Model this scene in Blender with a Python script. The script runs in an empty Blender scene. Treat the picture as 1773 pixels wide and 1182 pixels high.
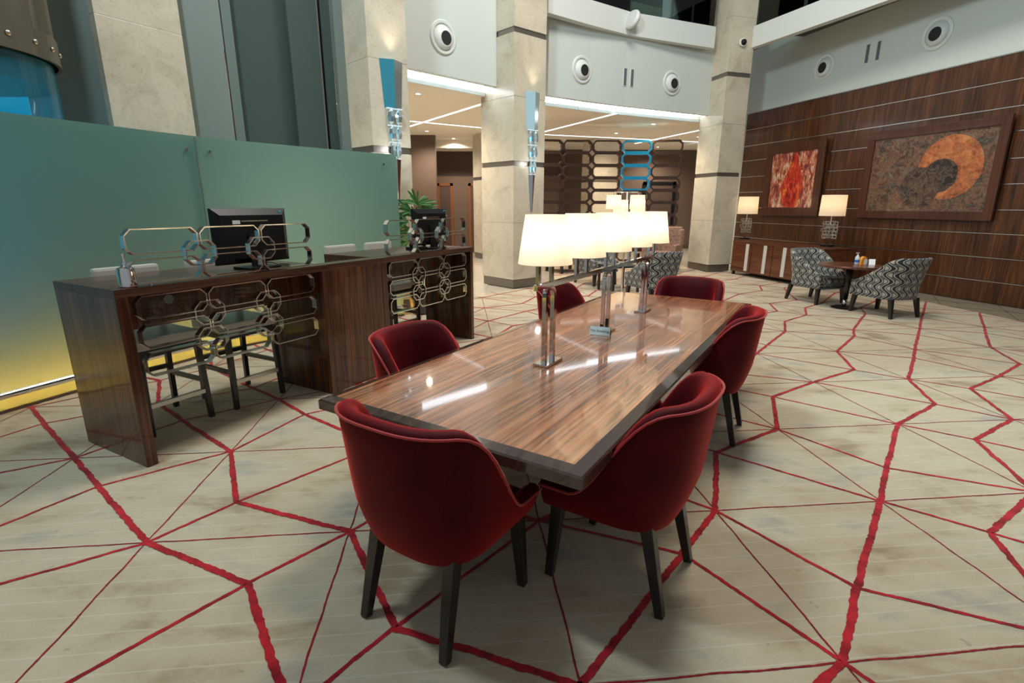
import bpy, bmesh, math, random
from mathutils import Vector, Matrix, noise
random.seed(7)
PI = math.pi
S = bpy.context.scene
COL = S.collection
def R(a): return math.radians(a)

# ------------------------------------------------------------------ camera
FPX, PITCH, ROLL, CAMZ = 893.0, R(14.8), R(-0.2), 1.6
cam = bpy.data.cameras.new('camera'); cam.sensor_width = 36.0; cam.lens = FPX/1773*36.0
cam.clip_start = 0.05; cam.clip_end = 200
camo = bpy.data.objects.new('camera', cam); COL.objects.link(camo)
fw = Vector((0, math.cos(PITCH), -math.sin(PITCH))); r0 = Vector((1,0,0)); d0 = Vector((0,-math.sin(PITCH),-math.cos(PITCH)))
rr = math.cos(ROLL)*r0+math.sin(ROLL)*d0; dd = -math.sin(ROLL)*r0+math.cos(ROLL)*d0
M = Matrix.Identity(4)
for i in range(3):
    M[i][0] = rr[i]; M[i][1] = -dd[i]; M[i][2] = -fw[i]
M[2][3] = CAMZ
camo.matrix_world = M
S.camera = camo

# ------------------------------------------------------------------ world, view
W = bpy.data.worlds.new('world'); S.world = W; W.use_nodes = True
bg = W.node_tree.nodes['Background']; bg.inputs[0].default_value = (0.90, 0.96, 1.0, 1); bg.inputs[1].default_value = 0.27
S.view_settings.view_transform = 'Standard'; S.view_settings.look = 'None'
S.view_settings.gamma = 1.0; S.view_settings.exposure = 0.0; S.view_settings.use_curve_mapping = False
def light(kind, loc, energy, color=(1,1,1), size=1.0, sizey=None, target=None, spot=90, blend=.6, name='light'):
    l = bpy.data.lights.new(name, kind); l.energy = energy; l.color = color
    if kind == 'AREA':
        l.size = size
        if sizey: l.shape = 'RECTANGLE'; l.size_y = sizey
        else: l.shape = 'DISK'
    else: l.shadow_soft_size = size
    if kind == 'SPOT': l.spot_size = R(spot); l.spot_blend = blend
    o = bpy.data.objects.new(name, l); COL.objects.link(o); o.location = loc
    if target is not None:
        o.rotation_euler = (Vector(target)-Vector(loc)).to_track_quat('-Z', 'Y').to_euler()
    return o
# lamps of the high atrium ceiling (round luminaires far above the frame), plus one added fill
light('AREA', (2.2, 6.8, 9.5), 600, (1.0, .94, .85), 3.0, target=(2.2,6.8,0), name='atrium_ceiling_lamp')
light('SPOT', (5.2, 3.2, 9.0), 1000, (.72, .95, 1.0), .22, target=(4.15,3.1,0), spot=27, blend=.45, name='atrium_cool_lamp')
light('AREA', (-2.5, 2.0, 6.9), 480, (.74, .92, 1.0), 1.2, target=(7.4,11.0,4.6), name='added_wall_fill')  # added fill, no such fixture: brightens the upper right wall
light('SPOT', (-3.0, 1.5, 8.5), 650, (.68, .93, 1.0), .5, target=(-2.6,1.9,0), spot=28, blend=.9, name='atrium_cool_lamp')

# ------------------------------------------------------------------ materials
MATS = {}
def newmat(name):
    m = bpy.data.materials.new(name); m.use_nodes = True
    return m, m.node_tree, m.node_tree.nodes, m.node_tree.links, m.node_tree.nodes['Principled BSDF']
def setp(b, **k):
    for a, v in k.items():
        n = {'color':'Base Color','rough':'Roughness','metal':'Metallic','coat':'Coat Weight','coatr':'Coat Roughness','spec':'Specular IOR Level',
             'trans':'Transmission Weight','ior':'IOR','sheen':'Sheen Weight','sheenr':'Sheen Roughness','sheent':'Sheen Tint','alpha':'Alpha',
             'emit':'Emission Color','emits':'Emission Strength'}[a]
        if isinstance(v, tuple) and len(v) == 3: v = v+(1,)
        b.inputs[n].default_value = v
def plain(name, color, rough=.5, **k):
    if name in MATS: return MATS[name]
    m, t, N, L, b = newmat(name); setp(b, color=color, rough=rough, **k); MATS[name] = m; return m
def coords(N, L, scale=(1,1,1), kind='Object', rot=(0,0,0)):
    tc = N.new('ShaderNodeTexCoord'); mp = N.new('ShaderNodeMapping'); mp.inputs['Scale'].default_value = scale; mp.inputs['Rotation'].default_value = rot
    L.new(tc.outputs[kind], mp.inputs['Vector']); return mp.outputs['Vector']
def noisen(N, L, vec, scale, detail=4, rough=.55, dist=0):
    n = N.new('ShaderNodeTexNoise'); n.inputs['Scale'].default_value = scale; n.inputs['Detail'].default_value = detail
    n.inputs['Roughness'].default_value = rough; n.inputs['Distortion'].default_value = dist
    L.new(vec, n.inputs['Vector']); return n.outputs['Fac']
def ramp(N, L, fac, stops):
    r = N.new('ShaderNodeValToRGB'); e = r.color_ramp.elements
    while len(e) < len(stops): e.new(.5)
    for q, (p, c) in zip(e, stops): q.position = p; q.color = tuple(c)+(1,)
    L.new(fac, r.inputs['Fac']); return r.outputs['Color']
def mix(N, L, fac, a, b, mode='MIX'):
    m = N.new('ShaderNodeMix'); m.data_type = 'RGBA'; m.blend_type = mode
    if isinstance(fac, (int, float)): m.inputs[0].default_value = fac
    else: L.new(fac, m.inputs[0])
    for i, v in ((6, a), (7, b)):
        if isinstance(v, tuple): m.inputs[i].default_value = v+(1,) if len(v) == 3 else v
        else: L.new(v, m.inputs[i])
    return m.outputs[2]
def math_(N, L, op, a, b=None, c=None):
    m = N.new('ShaderNodeMath'); m.operation = op
    for i, v in enumerate((a, b, c)):
        if v is None: continue
        if isinstance(v, (int, float)): m.inputs[i].default_value = v
        else: L.new(v, m.inputs[i])
    return m.outputs[0]
def bump(N, L, b, h, strength=.3, dist=.01):
    n = N.new('ShaderNodeBump'); n.inputs['Strength'].default_value = strength; n.inputs['Distance'].default_value = dist
    L.new(h, n.inputs['Height']); L.new(n.outputs['Normal'], b.inputs['Normal'])
def wood(name, axis, dark, mid, lite, rough=.25, coat=.5, fine=55, coatr=.04):
    m, t, N, L, b = newmat(name)
    sc = [fine, fine, fine]; sc[axis] = fine/34
    v = coords(N, L, tuple(sc)); f1 = noisen(N, L, v, 1.0, 5, .6, .35)
    sc2 = [9, 9, 9]; sc2[axis] = .5
    f2 = noisen(N, L, coords(N, L, tuple(sc2)), 1.0, 3, .5, .4)
    f = math_(N, L, 'ADD', math_(N, L, 'MULTIPLY', f1, .68), math_(N, L, 'MULTIPLY', f2, .32))
    c = ramp(N, L, f, [(.36, dark), (.5, mid), (.64, lite)])
    L.new(c, b.inputs['Base Color']); setp(b, rough=rough, coat=coat, coatr=coatr, spec=.4)
    MATS[name] = m; return m
wood('desk_veneer', 2, (.014,.004,.0015), (.075,.023,.008), (.17,.058,.020), .3, .45)
wood('desktop_veneer', 0, (.02,.008,.004), (.065,.024,.011), (.12,.046,.021), .35, .35, coatr=.15)
wood('wall_veneer', 2, (.018,.005,.0015), (.070,.022,.007), (.14,.052,.017), .36, .25, 46, .14)
wood('sideboard_veneer', 0, (.05,.014,.006), (.105,.032,.013), (.17,.058,.023), .3, .4, 40)
wood('table_veneer', 1, (.055,.022,.013), (.30,.105,.042), (.50,.20,.085), .25, .7, 52, .045)
wood('table_edge_wood', 1, (.03,.017,.012), (.06,.034,.024), (.09,.05,.035), .2, 1.0, 30)
wood('frame_wood', 2, (.045,.013,.007), (.07,.021,.011), (.095,.030,.015), .35, .4, 20)
plain('chrome', (.80,.81,.82), .06, metal=1.0)
plain('trim_metal', (.72,.72,.70), .3, metal=1.0)
plain('lattice_metal', (.75,.73,.68), .3, metal=.8)
plain('ring_chrome', (.86,.84,.80), .17, metal=1.0)
plain('steel', (.55,.53,.5), .28, metal=1.0)
plain('brushed_steel', (.42,.40,.37), .38, metal=1.0)
plain('bronze_chrome', (.15,.085,.062), .16, metal=.9)
plain('blue_chrome', (.05,.45,.70), .18, metal=.9, emit=(0.0,.30,.55), emits=.15)
plain('black_plastic', (.008,.009,.010), .34, spec=.2)
plain('dark_wood_leg', (.012,.011,.011), .32, coat=.3)
plain('white_paint', (.56,.615,.58), .6)
plain('white_trim', (.64,.675,.645), .45)
plain('fascia_paint', (.66,.70,.70), .55)
plain('ceiling_paint', (.86,.80,.70), .75)
plain('brown_wallcover', (.115,.074,.054), .6)
plain('dark_brown', (.075,.045,.034), .6)
plain('door_frame_wood', (.20,.07,.025), .4)
plain('vent_black', (.01,.01,.012), .6)
plain('slot_grey', (.10,.12,.13), .5)
plain('plastic_white', (.82,.82,.80), .35)
plain('speaker_grille', (.52,.54,.52), .6)
plain('silver_leather', (.50,.48,.42), .34, coat=.2)
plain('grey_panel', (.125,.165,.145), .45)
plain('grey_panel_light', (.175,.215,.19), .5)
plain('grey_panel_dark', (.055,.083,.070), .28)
plain('gap_black', (.006,.007,.007), .5)
plain('silver_band', (.62,.60,.56), .35, metal=.2)
plain('base_metal', (.24,.21,.18), .38, metal=.8)
plain('blue_liquid', (.02,.16,.55), .1, coat=.4)
plain('clear_plastic', (.80,.86,.88), .12, alpha=.75)
plain('orange_label', (.90,.36,.05), .4)
plain('paper_white', (.85,.85,.82), .6)
plain('print_ink', (.03,.05,.05), .6)
plain('sign_silver', (.55,.66,.66), .3)
plain('sticker', (.75,.76,.76), .5)
plain('leaf_dark', (.035,.13,.022), .4)
plain('leaf_light', (.07,.18,.035), .4)
plain('pot_brown', (.05,.035,.03), .5)
plain('sofa_brown', (.24,.12,.075), .8)
plain('gallery_dark', (.012,.022,.022), .3)
plain('gallery_beige', (.25,.26,.18), .6)
plain('taupe_carpet', (.20,.155,.105), .95)
plain('dark_line', (.03,.016,.01), .95)
plain('red_dot', (.7,.02,.04), .5)
plain('cable_white', (.7,.7,.66), .5)
plain('floor_tile', (.62,.56,.46), .12, coat=.3)
def emis(name, col, s):
    m, t, N, L, b = newmat(name); setp(b, color=(0,0,0), emit=col, emits=s, rough=1.0, spec=0.0); MATS[name] = m; return m
emis('led_white', (.86,.93,1.0), 8.0)
emis('led_line', (.93,.96,1.0), 3.2)
emis('downlight_glow', (1,.97,.9), 9)
emis('led_yellow', (1.0,.50,.08), 60)
emis('crystal_glow', (.75,.93,1.0), .9)
emis('cab_blue_glow', (0.0,.32,.62), .85)  # glowing surface stands in for the blue light inside the cab
plain('lift_glass', (.02,.22,.34), .05, alpha=.45, spec=.6)
plain('sconce_grey', (.40,.45,.46), .16, metal=.8)
plain('sconce_cyan_reflection', (.12,.62,.80), .12, metal=.85)  # blue reflection of the lift put into the metal colour
plain('sconce_pale_reflection', (.62,.86,.92), .10, metal=.8, emit=(.5,.8,.9), emits=.25)  # bluish mirror reflection put into the colour, with a faint glow

def mk_marble():
    m, t, N, L, b = newmat('marble')
    v = coords(N, L); f = noisen(N, L, v, 2.2, 7, .62, .8); g = noisen(N, L, v, 26, 4, .6, .6)
    c = ramp(N, L, f, [(.3,(.47,.405,.305)), (.52,(.58,.52,.405)), (.7,(.62,.55,.43))])
    c2 = ramp(N, L, g, [(.34,(.80,.78,.74)), (.48,(1,1,1))])
    L.new(mix(N, L, .6, c, c2, 'MULTIPLY'), b.inputs['Base Color']); setp(b, rough=.24, coat=.25, coatr=.08); MATS['marble'] = m
mk_marble()
def mk_carpet():
    m, t, N, L, b = newmat('carpet_pile')
    a = R(5.8)
    v = coords(N, L, (1,1,1), rot=(0,0,-a))
    sx = N.new('ShaderNodeSeparateXYZ'); L.new(v, sx.inputs[0])
    # fine light rows in the weave, 97 mm apart
    wob = math_(N, L, 'MULTIPLY', noisen(N, L, v, 22, 3), .012)
    fr = math_(N, L, 'FRACT', math_(N, L, 'DIVIDE', math_(N, L, 'ADD', sx.outputs[1], wob), .097))
    line = math_(N, L, 'LESS_THAN', math_(N, L, 'ABSOLUTE', math_(N, L, 'SUBTRACT', fr, .5)), .035)
    vs = coords(N, L, (.9,1.7,1), rot=(0,0,-a))
    f = noisen(N, L, vs, 1.6, 5, .62, .3)
    base = ramp(N, L, f, [(.32,(.33,.245,.155)), (.44,(.485,.395,.27)), (.56,(.535,.45,.32)), (.68,(.375,.345,.275))])
    g = noisen(N, L, v, 240, 3, .7)
    base = mix(N, L, .42, base, ramp(N, L, g, [(.3,(.62,.62,.62)), (.7,(1,1,1))]), 'MULTIPLY')
    sp = noisen(N, L, v, 13, 2, .5)
    base = mix(N, L, math_(N, L, 'MULTIPLY', math_(N, L, 'GREATER_THAN', sp, .735), .35), base, (.18,.15,.11))
    c = mix(N, L, math_(N, L, 'MULTIPLY', line, .25), base, (.66,.62,.51))
    L.new(c, b.inputs['Base Color']); setp(b, rough=.95, sheen=.15, spec=.1)
    bump(N, L, b, g, .5, .004); MATS['carpet_pile'] = m
mk_carpet()
def mk_redline(name, d, l):
    m, t, N, L, b = newmat(name)
    f = noisen(N, L, coords(N, L), 7, 5, .7)
    L.new(ramp(N, L, f, [(.36, d), (.60, l)]), b.inputs['Base Color']); setp(b, rough=.9, sheen=.2, spec=.1)
    bump(N, L, b, noisen(N, L, coords(N, L), 200, 2), .6, .005); MATS[name] = m
mk_redline('red_pile', (.17,.003,.008), (.47,.012,.020))
mk_redline('red_pile_thin', (.11,.004,.007), (.32,.012,.018))
def mk_velvet():
    m, t, N, L, b = newmat('red_velvet')
    v = coords(N, L); f = noisen(N, L, v, 5, 4, .6, .4)
    vo = N.new('ShaderNodeTexVoronoi'); vo.feature = 'DISTANCE_TO_EDGE'; vo.inputs['Scale'].default_value = 48; L.new(v, vo.inputs['Vector'])
    c = ramp(N, L, f, [(.3,(.040,.001,.003)), (.7,(.085,.002,.005))])
    c = mix(N, L, .35, c, ramp(N, L, vo.outputs['Distance'], [(.0,(.55,.5,.5)), (.12,(1,1,1))]), 'MULTIPLY')
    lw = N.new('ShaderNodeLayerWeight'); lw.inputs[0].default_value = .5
    c = mix(N, L, math_(N, L, 'POWER', lw.outputs['Facing'], 2.6), c, (.42,.012,.014))  # velvet sheen painted into the colour: brighter red at grazing angles
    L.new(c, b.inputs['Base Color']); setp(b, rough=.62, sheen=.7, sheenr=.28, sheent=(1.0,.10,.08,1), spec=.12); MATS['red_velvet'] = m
    m, t, N, L, b = newmat('red_piping'); setp(b, color=(.36,.014,.014), rough=.6, sheen=.8, sheent=(1,.3,.25,1)); MATS['red_piping'] = m
mk_velvet()
def mk_swirl(name, uv=True):
    m, t, N, L, b = newmat(name)
    v = coords(N, L, (1,1,1), 'UV')
    s = N.new('ShaderNodeSeparateXYZ'); L.new(v, s.inputs[0]); P = .135
    X = math_(N, L, 'DIVIDE', s.outputs[0], P); Y = math_(N, L, 'DIVIDE', s.outputs[1], P*1.45)
    wv = math_(N, L, 'MULTIPLY', math_(N, L, 'SINE', math_(N, L, 'MULTIPLY', Y, 2*PI)), .34)
    xs = math_(N, L, 'SUBTRACT', X, wv)
    d = math_(N, L, 'ABSOLUTE', math_(N, L, 'SUBTRACT', math_(N, L, 'FRACT', xs), .5))  # 0 on the band
    band = math_(N, L, 'LESS_THAN', d, .165); outl = math_(N, L, 'LESS_THAN', d, .225)
    # discs in the gaps: centre at frac(xs)=0, frac(2Y)=.5
    fx = math_(N, L, 'SUBTRACT', math_(N, L, 'FRACT', math_(N, L, 'ADD', xs, .5)), .5)
    fy = math_(N, L, 'MULTIPLY', math_(N, L, 'SUBTRACT', math_(N, L, 'FRACT', math_(N, L, 'MULTIPLY', Y, 2.0)), .5), .55)
    rr_ = math_(N, L, 'SQRT', math_(N, L, 'ADD', math_(N, L, 'MULTIPLY', fx, fx), math_(N, L, 'MULTIPLY', fy, fy)))
    disc = math_(N, L, 'LESS_THAN', rr_, .165); ring = math_(N, L, 'LESS_THAN', rr_, .20)
    cream, black, grey = (.58,.55,.47), (.014,.013,.016), (.075,.078,.08)
    c = mix(N, L, ring, grey, black); c = mix(N, L, disc, c, (.36,.335,.27))
    c = mix(N, L, outl, c, cream); c = mix(N, L, band, c, black)
    L.new(c, b.inputs['Base Color']); setp(b, rough=.8, sheen=.2); MATS[name] = m
mk_swirl('swirl_fabric')
def mk_greyweave():
    m, t, N, L, b = newmat('grey_weave')
    f = noisen(N, L, coords(N, L, (60,60,14)), 1, 3, .6)
    L.new(ramp(N, L, f, [(.4,(.10,.10,.105)), (.6,(.42,.40,.38))]), b.inputs['Base Color']); setp(b, rough=.8); MATS['grey_weave'] = m
mk_greyweave()
def mk_brownfloral():
    m, t, N, L, b = newmat('brown_damask')
    f = noisen(N, L, coords(N, L), 14, 4, .6, 1.5)
    L.new(ramp(N, L, f, [(.42,(.20,.10,.065)), (.55,(.34,.21,.15))]), b.inputs['Base Color']); setp(b, rough=.7); MATS['brown_damask'] = m
mk_brownfloral()
def mk_shade():
    m, t, N, L, b = newmat('lamp_shade_cloth')
    N.remove(b)
    out = [n for n in N if n.type == 'OUTPUT_MATERIAL'][0]
    tr = N.new('ShaderNodeBsdfTranslucent'); tr.inputs[0].default_value = (1,.90,.74,1)
    df = N.new('ShaderNodeBsdfDiffuse'); df.inputs[0].default_value = (.85,.80,.70,1)
    em = N.new('ShaderNodeEmission'); em.inputs[0].default_value = (1,.80,.52,1); em.inputs[1].default_value = .10
    a = N.new('ShaderNodeMixShader'); a.inputs[0].default_value = .6; L.new(df.outputs[0], a.inputs[1]); L.new(tr.outputs[0], a.inputs[2])
    ad = N.new('ShaderNodeAddShader'); L.new(a.outputs[0], ad.inputs[0]); L.new(em.outputs[0], ad.inputs[1])
    L.new(ad.outputs[0], out.inputs[0]); MATS['lamp_shade_cloth'] = m
mk_shade()
def mk_frost():
    m, t, N, L, b = newmat('frosted_glass')
    N.remove(b); out = [n for n in N if n.type == 'OUTPUT_MATERIAL'][0]
    tr = N.new('ShaderNodeBsdfTranslucent'); tr.inputs[0].default_value = (.88,.96,.86,1)
    df = N.new('ShaderNodeBsdfDiffuse'); df.inputs[0].default_value = (.085,.215,.185,1)
    gl = N.new('ShaderNodeBsdfGlossy'); gl.inputs[0].default_value = (.8,.9,.9,1); gl.inputs[1].default_value = .28
    a = N.new('ShaderNodeMixShader'); a.inputs[0].default_value = .42; L.new(df.outputs[0], a.inputs[1]); L.new(tr.outputs[0], a.inputs[2])
    fr = N.new('ShaderNodeFresnel'); fr.inputs[0].default_value = 1.35
    c = N.new('ShaderNodeMixShader'); L.new(fr.outputs[0], c.inputs[0]); L.new(a.outputs[0], c.inputs[1]); L.new(gl.outputs[0], c.inputs[2])
    L.new(c.outputs[0], out.inputs[0]); MATS['frosted_glass'] = m
    m, t, N, L, b = newmat('clear_glass')
    N.remove(b); out = [n for n in N if n.type == 'OUTPUT_MATERIAL'][0]
    tp = N.new('ShaderNodeBsdfTransparent'); tp.inputs[0].default_value = (.72,.86,.82,1)
    gl = N.new('ShaderNodeBsdfGlossy'); gl.inputs[1].default_value = .02
    fr = N.new('ShaderNodeFresnel'); fr.inputs[0].default_value = 1.5
    c = N.new('ShaderNodeMixShader'); L.new(fr.outputs[0], c.inputs[0]); L.new(tp.outputs[0], c.inputs[1]); L.new(gl.outputs[0], c.inputs[2])
    L.new(c.outputs[0], out.inputs[0]); MATS['clear_glass'] = m
mk_frost()
def mk_art(name, kind):
    m, t, N, L, b = newmat(name)
    v = coords(N, L)                 # local: x across 0..w, z up 0..h
    if kind == 'small':
        f = noisen(N, L, coords(N, L, (8.5,1,3.4)), 1.1, 8, .66, .7); g = noisen(N, L, coords(N, L, (1,1,1)), 1.3, 2, .5, .6)
        c1 = ramp(N, L, f, [(.30,(.03,.008,.02)), (.42,(.28,.045,.05)), (.50,(.62,.16,.07)), (.56,(.80,.45,.28)), (.66,(.80,.68,.55))])
        c2 = ramp(N, L, f, [(.30,(.05,.005,.02)), (.45,(.55,.02,.015)), (.58,(.80,.09,.03)), (.70,(.85,.35,.05))])
        s = N.new('ShaderNodeSeparateXYZ'); L.new(v, s.inputs[0])
        dx = math_(N, L, 'ABSOLUTE', math_(N, L, 'SUBTRACT', s.outputs[0], .72))
        k = math_(N, L, 'LESS_THAN', math_(N, L, 'ADD', math_(N, L, 'MULTIPLY', dx, 2.3), math_(N, L, 'MULTIPLY', g, .5)), math_(N, L, 'SUBTRACT', 1.08, math_(N, L, 'ABSOLUTE', math_(N, L, 'SUBTRACT', s.outputs[2], .45))))
        c = mix(N, L, k, c1, c2)
    else:
        f = noisen(N, L, coords(N, L, (1,1,1.2)), 3.2, 12, .82, .5)
        base = ramp(N, L, f, [(.36,(.010,.013,.016)), (.45,(.06,.05,.04)), (.51,(.20,.065,.035)), (.57,(.10,.085,.055)), (.66,(.32,.22,.12))])
        s = N.new('ShaderNodeSeparateXYZ'); L.new(v, s.inputs[0])
        def disc(cx, cz, r, wob=.05):
            ax = math_(N, L, 'SUBTRACT', s.outputs[0], cx); az = math_(N, L, 'SUBTRACT', s.outputs[2], cz)
            d = math_(N, L, 'SQRT', math_(N, L, 'ADD', math_(N, L, 'MULTIPLY', ax, ax), math_(N, L, 'MULTIPLY', az, az)))
            return math_(N, L, 'LESS_THAN', math_(N, L, 'ADD', d, math_(N, L, 'MULTIPLY', f, wob)), r+wob*.5)
        orange = ramp(N, L, f, [(.36,(.20,.05,.02)), (.5,(.50,.12,.035)), (.62,(.70,.26,.07)), (.72,(.55,.42,.22))])
        dark = ramp(N, L, f, [(.4,(.010,.008,.012)), (.6,(.055,.028,.025)), (.7,(.22,.15,.08))])
        c = mix(N, L, disc(1.50,.76,.55,.03), base, orange)
        c = mix(N, L, disc(1.37,.62,.30,.08), c, dark)
        c = mix(N, L, disc(1.03,.42,.37,.06), c, mix(N, L, .35, dark, base))
    g2 = noisen(N, L, coords(N, L, (1,1,1)), 9 if kind == 'small' else 6.5, 9, .75, .9)
    fil = math_(N, L, 'LESS_THAN', math_(N, L, 'ABSOLUTE', math_(N, L, 'SUBTRACT', g2, .5)), .012 if kind == 'small' else .016)
    c = mix(N, L, math_(N, L, 'MULTIPLY', fil, .6 if kind == 'small' else .38), c, (.03,.01,.015) if kind == 'small' else (.42,.33,.20))
    c = mix(N, L, .75, c, ramp(N, L, g2, [(.36,(.30,.30,.32)), (.52,(1,1,1))]), 'MULTIPLY')
    L.new(c, b.inputs['Base Color']); setp(b, rough=.35, coat=.25, coatr=.1); MATS[name] = m
mk_art('art_small', 'small'); mk_art('art_large', 'large')

# ------------------------------------------------------------------ mesh helpers
class MB:
    def __init__(s): s.v = []; s.f = []; s.uv = None
    def add(s, vs, fs):
        o = len(s.v); s.v += [tuple(p) for p in vs]; s.f += [tuple(o+i for i in f) for f in fs]; return s
    def box(s, x0, x1, y0, y1, z0, z1):
        return s.add([(x0,y0,z0),(x1,y0,z0),(x1,y1,z0),(x0,y1,z0),(x0,y0,z1),(x1,y0,z1),(x1,y1,z1),(x0,y1,z1)],
                     [(0,3,2,1),(4,5,6,7),(0,1,5,4),(1,2,6,5),(2,3,7,6),(3,0,4,7)])
    def bar(s, a, b, w, h=None, w2=None, up=(0,0,1)):
        a = Vector(a); b = Vector(b); h = h or w; w2 = w2 or w; d = (b-a).normalized(); u = Vector(up)
        if abs(d.dot(u)) > .99: u = Vector((0,1,0))
        x = d.cross(u).normalized(); y = x.cross(d); k = w2/w
        vs = [a+x*w/2*i+y*h/2*j for i, j in ((-1,-1),(1,-1),(1,1),(-1,1))]+[b+x*w*k/2*i+y*h*k/2*j for i, j in ((-1,-1),(1,-1),(1,1),(-1,1))]
        return s.add(vs, [(0,3,2,1),(4,5,6,7),(0,1,5,4),(1,2,6,5),(2,3,7,6),(3,0,4,7)])
    def tube(s, pts, r, n=10, closed=False, caps=True):
        pts = [Vector(p) for p in pts]; m = len(pts); rs = r if isinstance(r, (list, tuple)) else [r]*m
        vs = []; prev = None
        for i, p in enumerate(pts):
            if closed: d = pts[(i+1) % m]-pts[i-1]
            else: d = pts[min(i+1, m-1)]-pts[max(i-1, 0)]
            d.normalize()
            if prev is None:
                u = Vector((0,0,1)) if abs(d.z) < .9 else Vector((1,0,0)); x = d.cross(u).normalized()
            else: x = (prev-d*prev.dot(d)).normalized()
            prev = x; y = d.cross(x)
            vs += [p+(x*math.cos(2*PI*k/n)+y*math.sin(2*PI*k/n))*rs[i] for k in range(n)]
        fs = []
        for i in range(m if closed else m-1):
            j = (i+1) % m
            for k in range(n): fs.append((i*n+k, i*n+(k+1) % n, j*n+(k+1) % n, j*n+k))
        if caps and not closed: fs += [tuple(range(n))[::-1], tuple((m-1)*n+k for k in range(n))]
        return s.add(vs, fs)
    def lathe(s, prof, n=32, c=(0,0,0), cap=True):
        vs = []; m = len(prof)
        for r, z in prof: vs += [(c[0]+r*math.cos(2*PI*k/n), c[1]+r*math.sin(2*PI*k/n), c[2]+z) for k in range(n)]
        fs = [(i*n+k, i*n+(k+1) % n, (i+1)*n+(k+1) % n, (i+1)*n+k) for i in range(m-1) for k in range(n)]
        if cap: fs += [tuple(range(n))[::-1], tuple((m-1)*n+k for k in range(n))]
        return s.add(vs, fs)
    def prism(s, poly, z0, z1):
        n = len(poly); vs = [(x,y,z0) for x, y in poly]+[(x,y,z1) for x, y in poly]
        return s.add(vs, [tuple(range(n))[::-1], tuple(range(n, 2*n))]+[(i, (i+1) % n, n+(i+1) % n, n+i) for i in range(n)])
    def mesh(s, name, mat, smooth=False, bevel=0):
        me = bpy.data.meshes.new(name); me.from_pydata(s.v, [], s.f); me.materials.append(MATS[mat])
        bm = bmesh.new(); bm.from_mesh(me); bmesh.ops.recalc_face_normals(bm, faces=bm.faces)
        if bevel:
            bmesh.ops.bevel(bm, geom=[e for e in bm.edges if len(e.link_faces) == 2 and e.calc_face_angle(0) > .6], offset=bevel, segments=2, affect='EDGES', profile=.6)
        bm.to_mesh(me); bm.free()
        if smooth:
            for p in me.polygons: p.use_smooth = True
        return me
    def build(s, name, mat, parent=None, smooth=False, bevel=0, loc=None, rz=0, auto=None):
        me = s.mesh(name, mat, smooth, bevel)
        if auto: me.shade_smooth() if hasattr(me, 'shade_smooth') else None
        if auto:
            try: me.set_sharp_from_angle(angle=R(auto))
            except Exception: pass
        return link(name, me, parent, loc, rz)
def link(name, me, parent=None, loc=None, rz=0):
    o = bpy.data.objects.new(name, me); COL.objects.link(o)
    if parent is not None: o.parent = parent
    if loc is not None: o.location = loc
    if rz: o.rotation_euler = (0,0,rz)
    return o
def tag(o, label=None, cat=None, group=None, kind=None):
    if label: o['label'] = label
    if cat: o['category'] = cat
    if group: o['group'] = group
    if kind: o['kind'] = kind
    return o
def thing(name, label, cat, loc=(0,0,0), rz=0, group=None):
    o = bpy.data.objects.new(name, None); COL.objects.link(o); o.location = loc; o.rotation_euler = (0,0,rz); o.empty_display_size = .1
    return tag(o, label, cat, group)
def dup(root, loc, rz, label=None):
    def cp(o, par):
        c = o.copy(); COL.objects.link(c)
        if par is not None: c.parent = par
        for ch in o.children: cp(ch, c)
        return c
    r = cp(root, None); r.location = loc; r.rotation_euler = (0,0,rz)
    if label: r['label'] = label
    return r
def struct(name, loc=(0,0,0), rz=0):
    o = bpy.data.objects.new(name, None); COL.objects.link(o); o.location = loc; o.rotation_euler = (0,0,rz); o['kind'] = 'structure'; return o
def V2(a, b): return Vector((b[0]-a[0], b[1]-a[1]))
def frame_of(a, b):
    d = V2(a, b); return math.atan2(d.y, d.x), d.length
def inpoly(x, y, P):
    c = False; n = len(P)
    for i in range(n):
        x1, y1 = P[i]; x2, y2 = P[(i+1) % n]
        if (y1 > y) != (y2 > y) and x < (x2-x1)*(y-y1)/(y2-y1)+x1: c = not c
    return c

# ------------------------------------------------------------------ floor and carpet
GL = [(-4.95,-.6),(-4.80,1.2),(-4.45,2.6),(-3.95,4.0),(-3.60,4.85),(-3.25,5.62),(-2.80,6.22),(-2.22,6.92),(-1.62,7.59)]   # line of the glass wall
WA = Vector((7.85,9.74)); WU = Vector((.28,-.96)); WN = Vector((.96,.28))                                    # wood wall: a point, along, into the wall
def wl(s, off): return WA+WU*s-WN*off
fl = MB().box(-14, 14, -8, 24, -.2, -.012).build('floor', 'floor_tile'); tag(fl, kind='structure')
tile = MB().box(-.296, .296, -.296, .296, -.012, 0).mesh('stone_tile', 'floor_tile', bevel=.003)
dist_col = random.Random(3)
for i in range(7):
    for j in range(14):
        x, y = -3.2+i*.6, 8.3+j*.6
        if inpoly(x, y, [(-1.75,8.6),(-1.2,9.2),(-.62,9.6),(.75,10.7),(.9,17),(-3.5,17),(-3.5,9)]) and not (-.75 < x < .75 and 10.0 < y < 11.8):
            link('stone_tile', tile, fl, (x, y, 0))
CP = GL[:]
CP[0] = (-4.95,-2.0)
CP = [(x+.03, y) for x, y in CP]+[(-1.25,8.35),(-.95,9.1),(-.48,9.7),(.02,10.05),(.70,10.6),(.95,11.6),(1.05,15.6),(4.6,15.8),(4.75,13.9),(4.85,12.9),(5.6,13.1),(6.3,12.3),(6.85,10.5),(7.2,9.0),(7.38,7.3),(7.62,5.7),(8.0,3.5),(8.4,0.5),(8.6,-2.0)]
car = thing('carpet', 'wall to wall beige carpet with crossing red lines over the whole hall floor', 'carpet')
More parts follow.
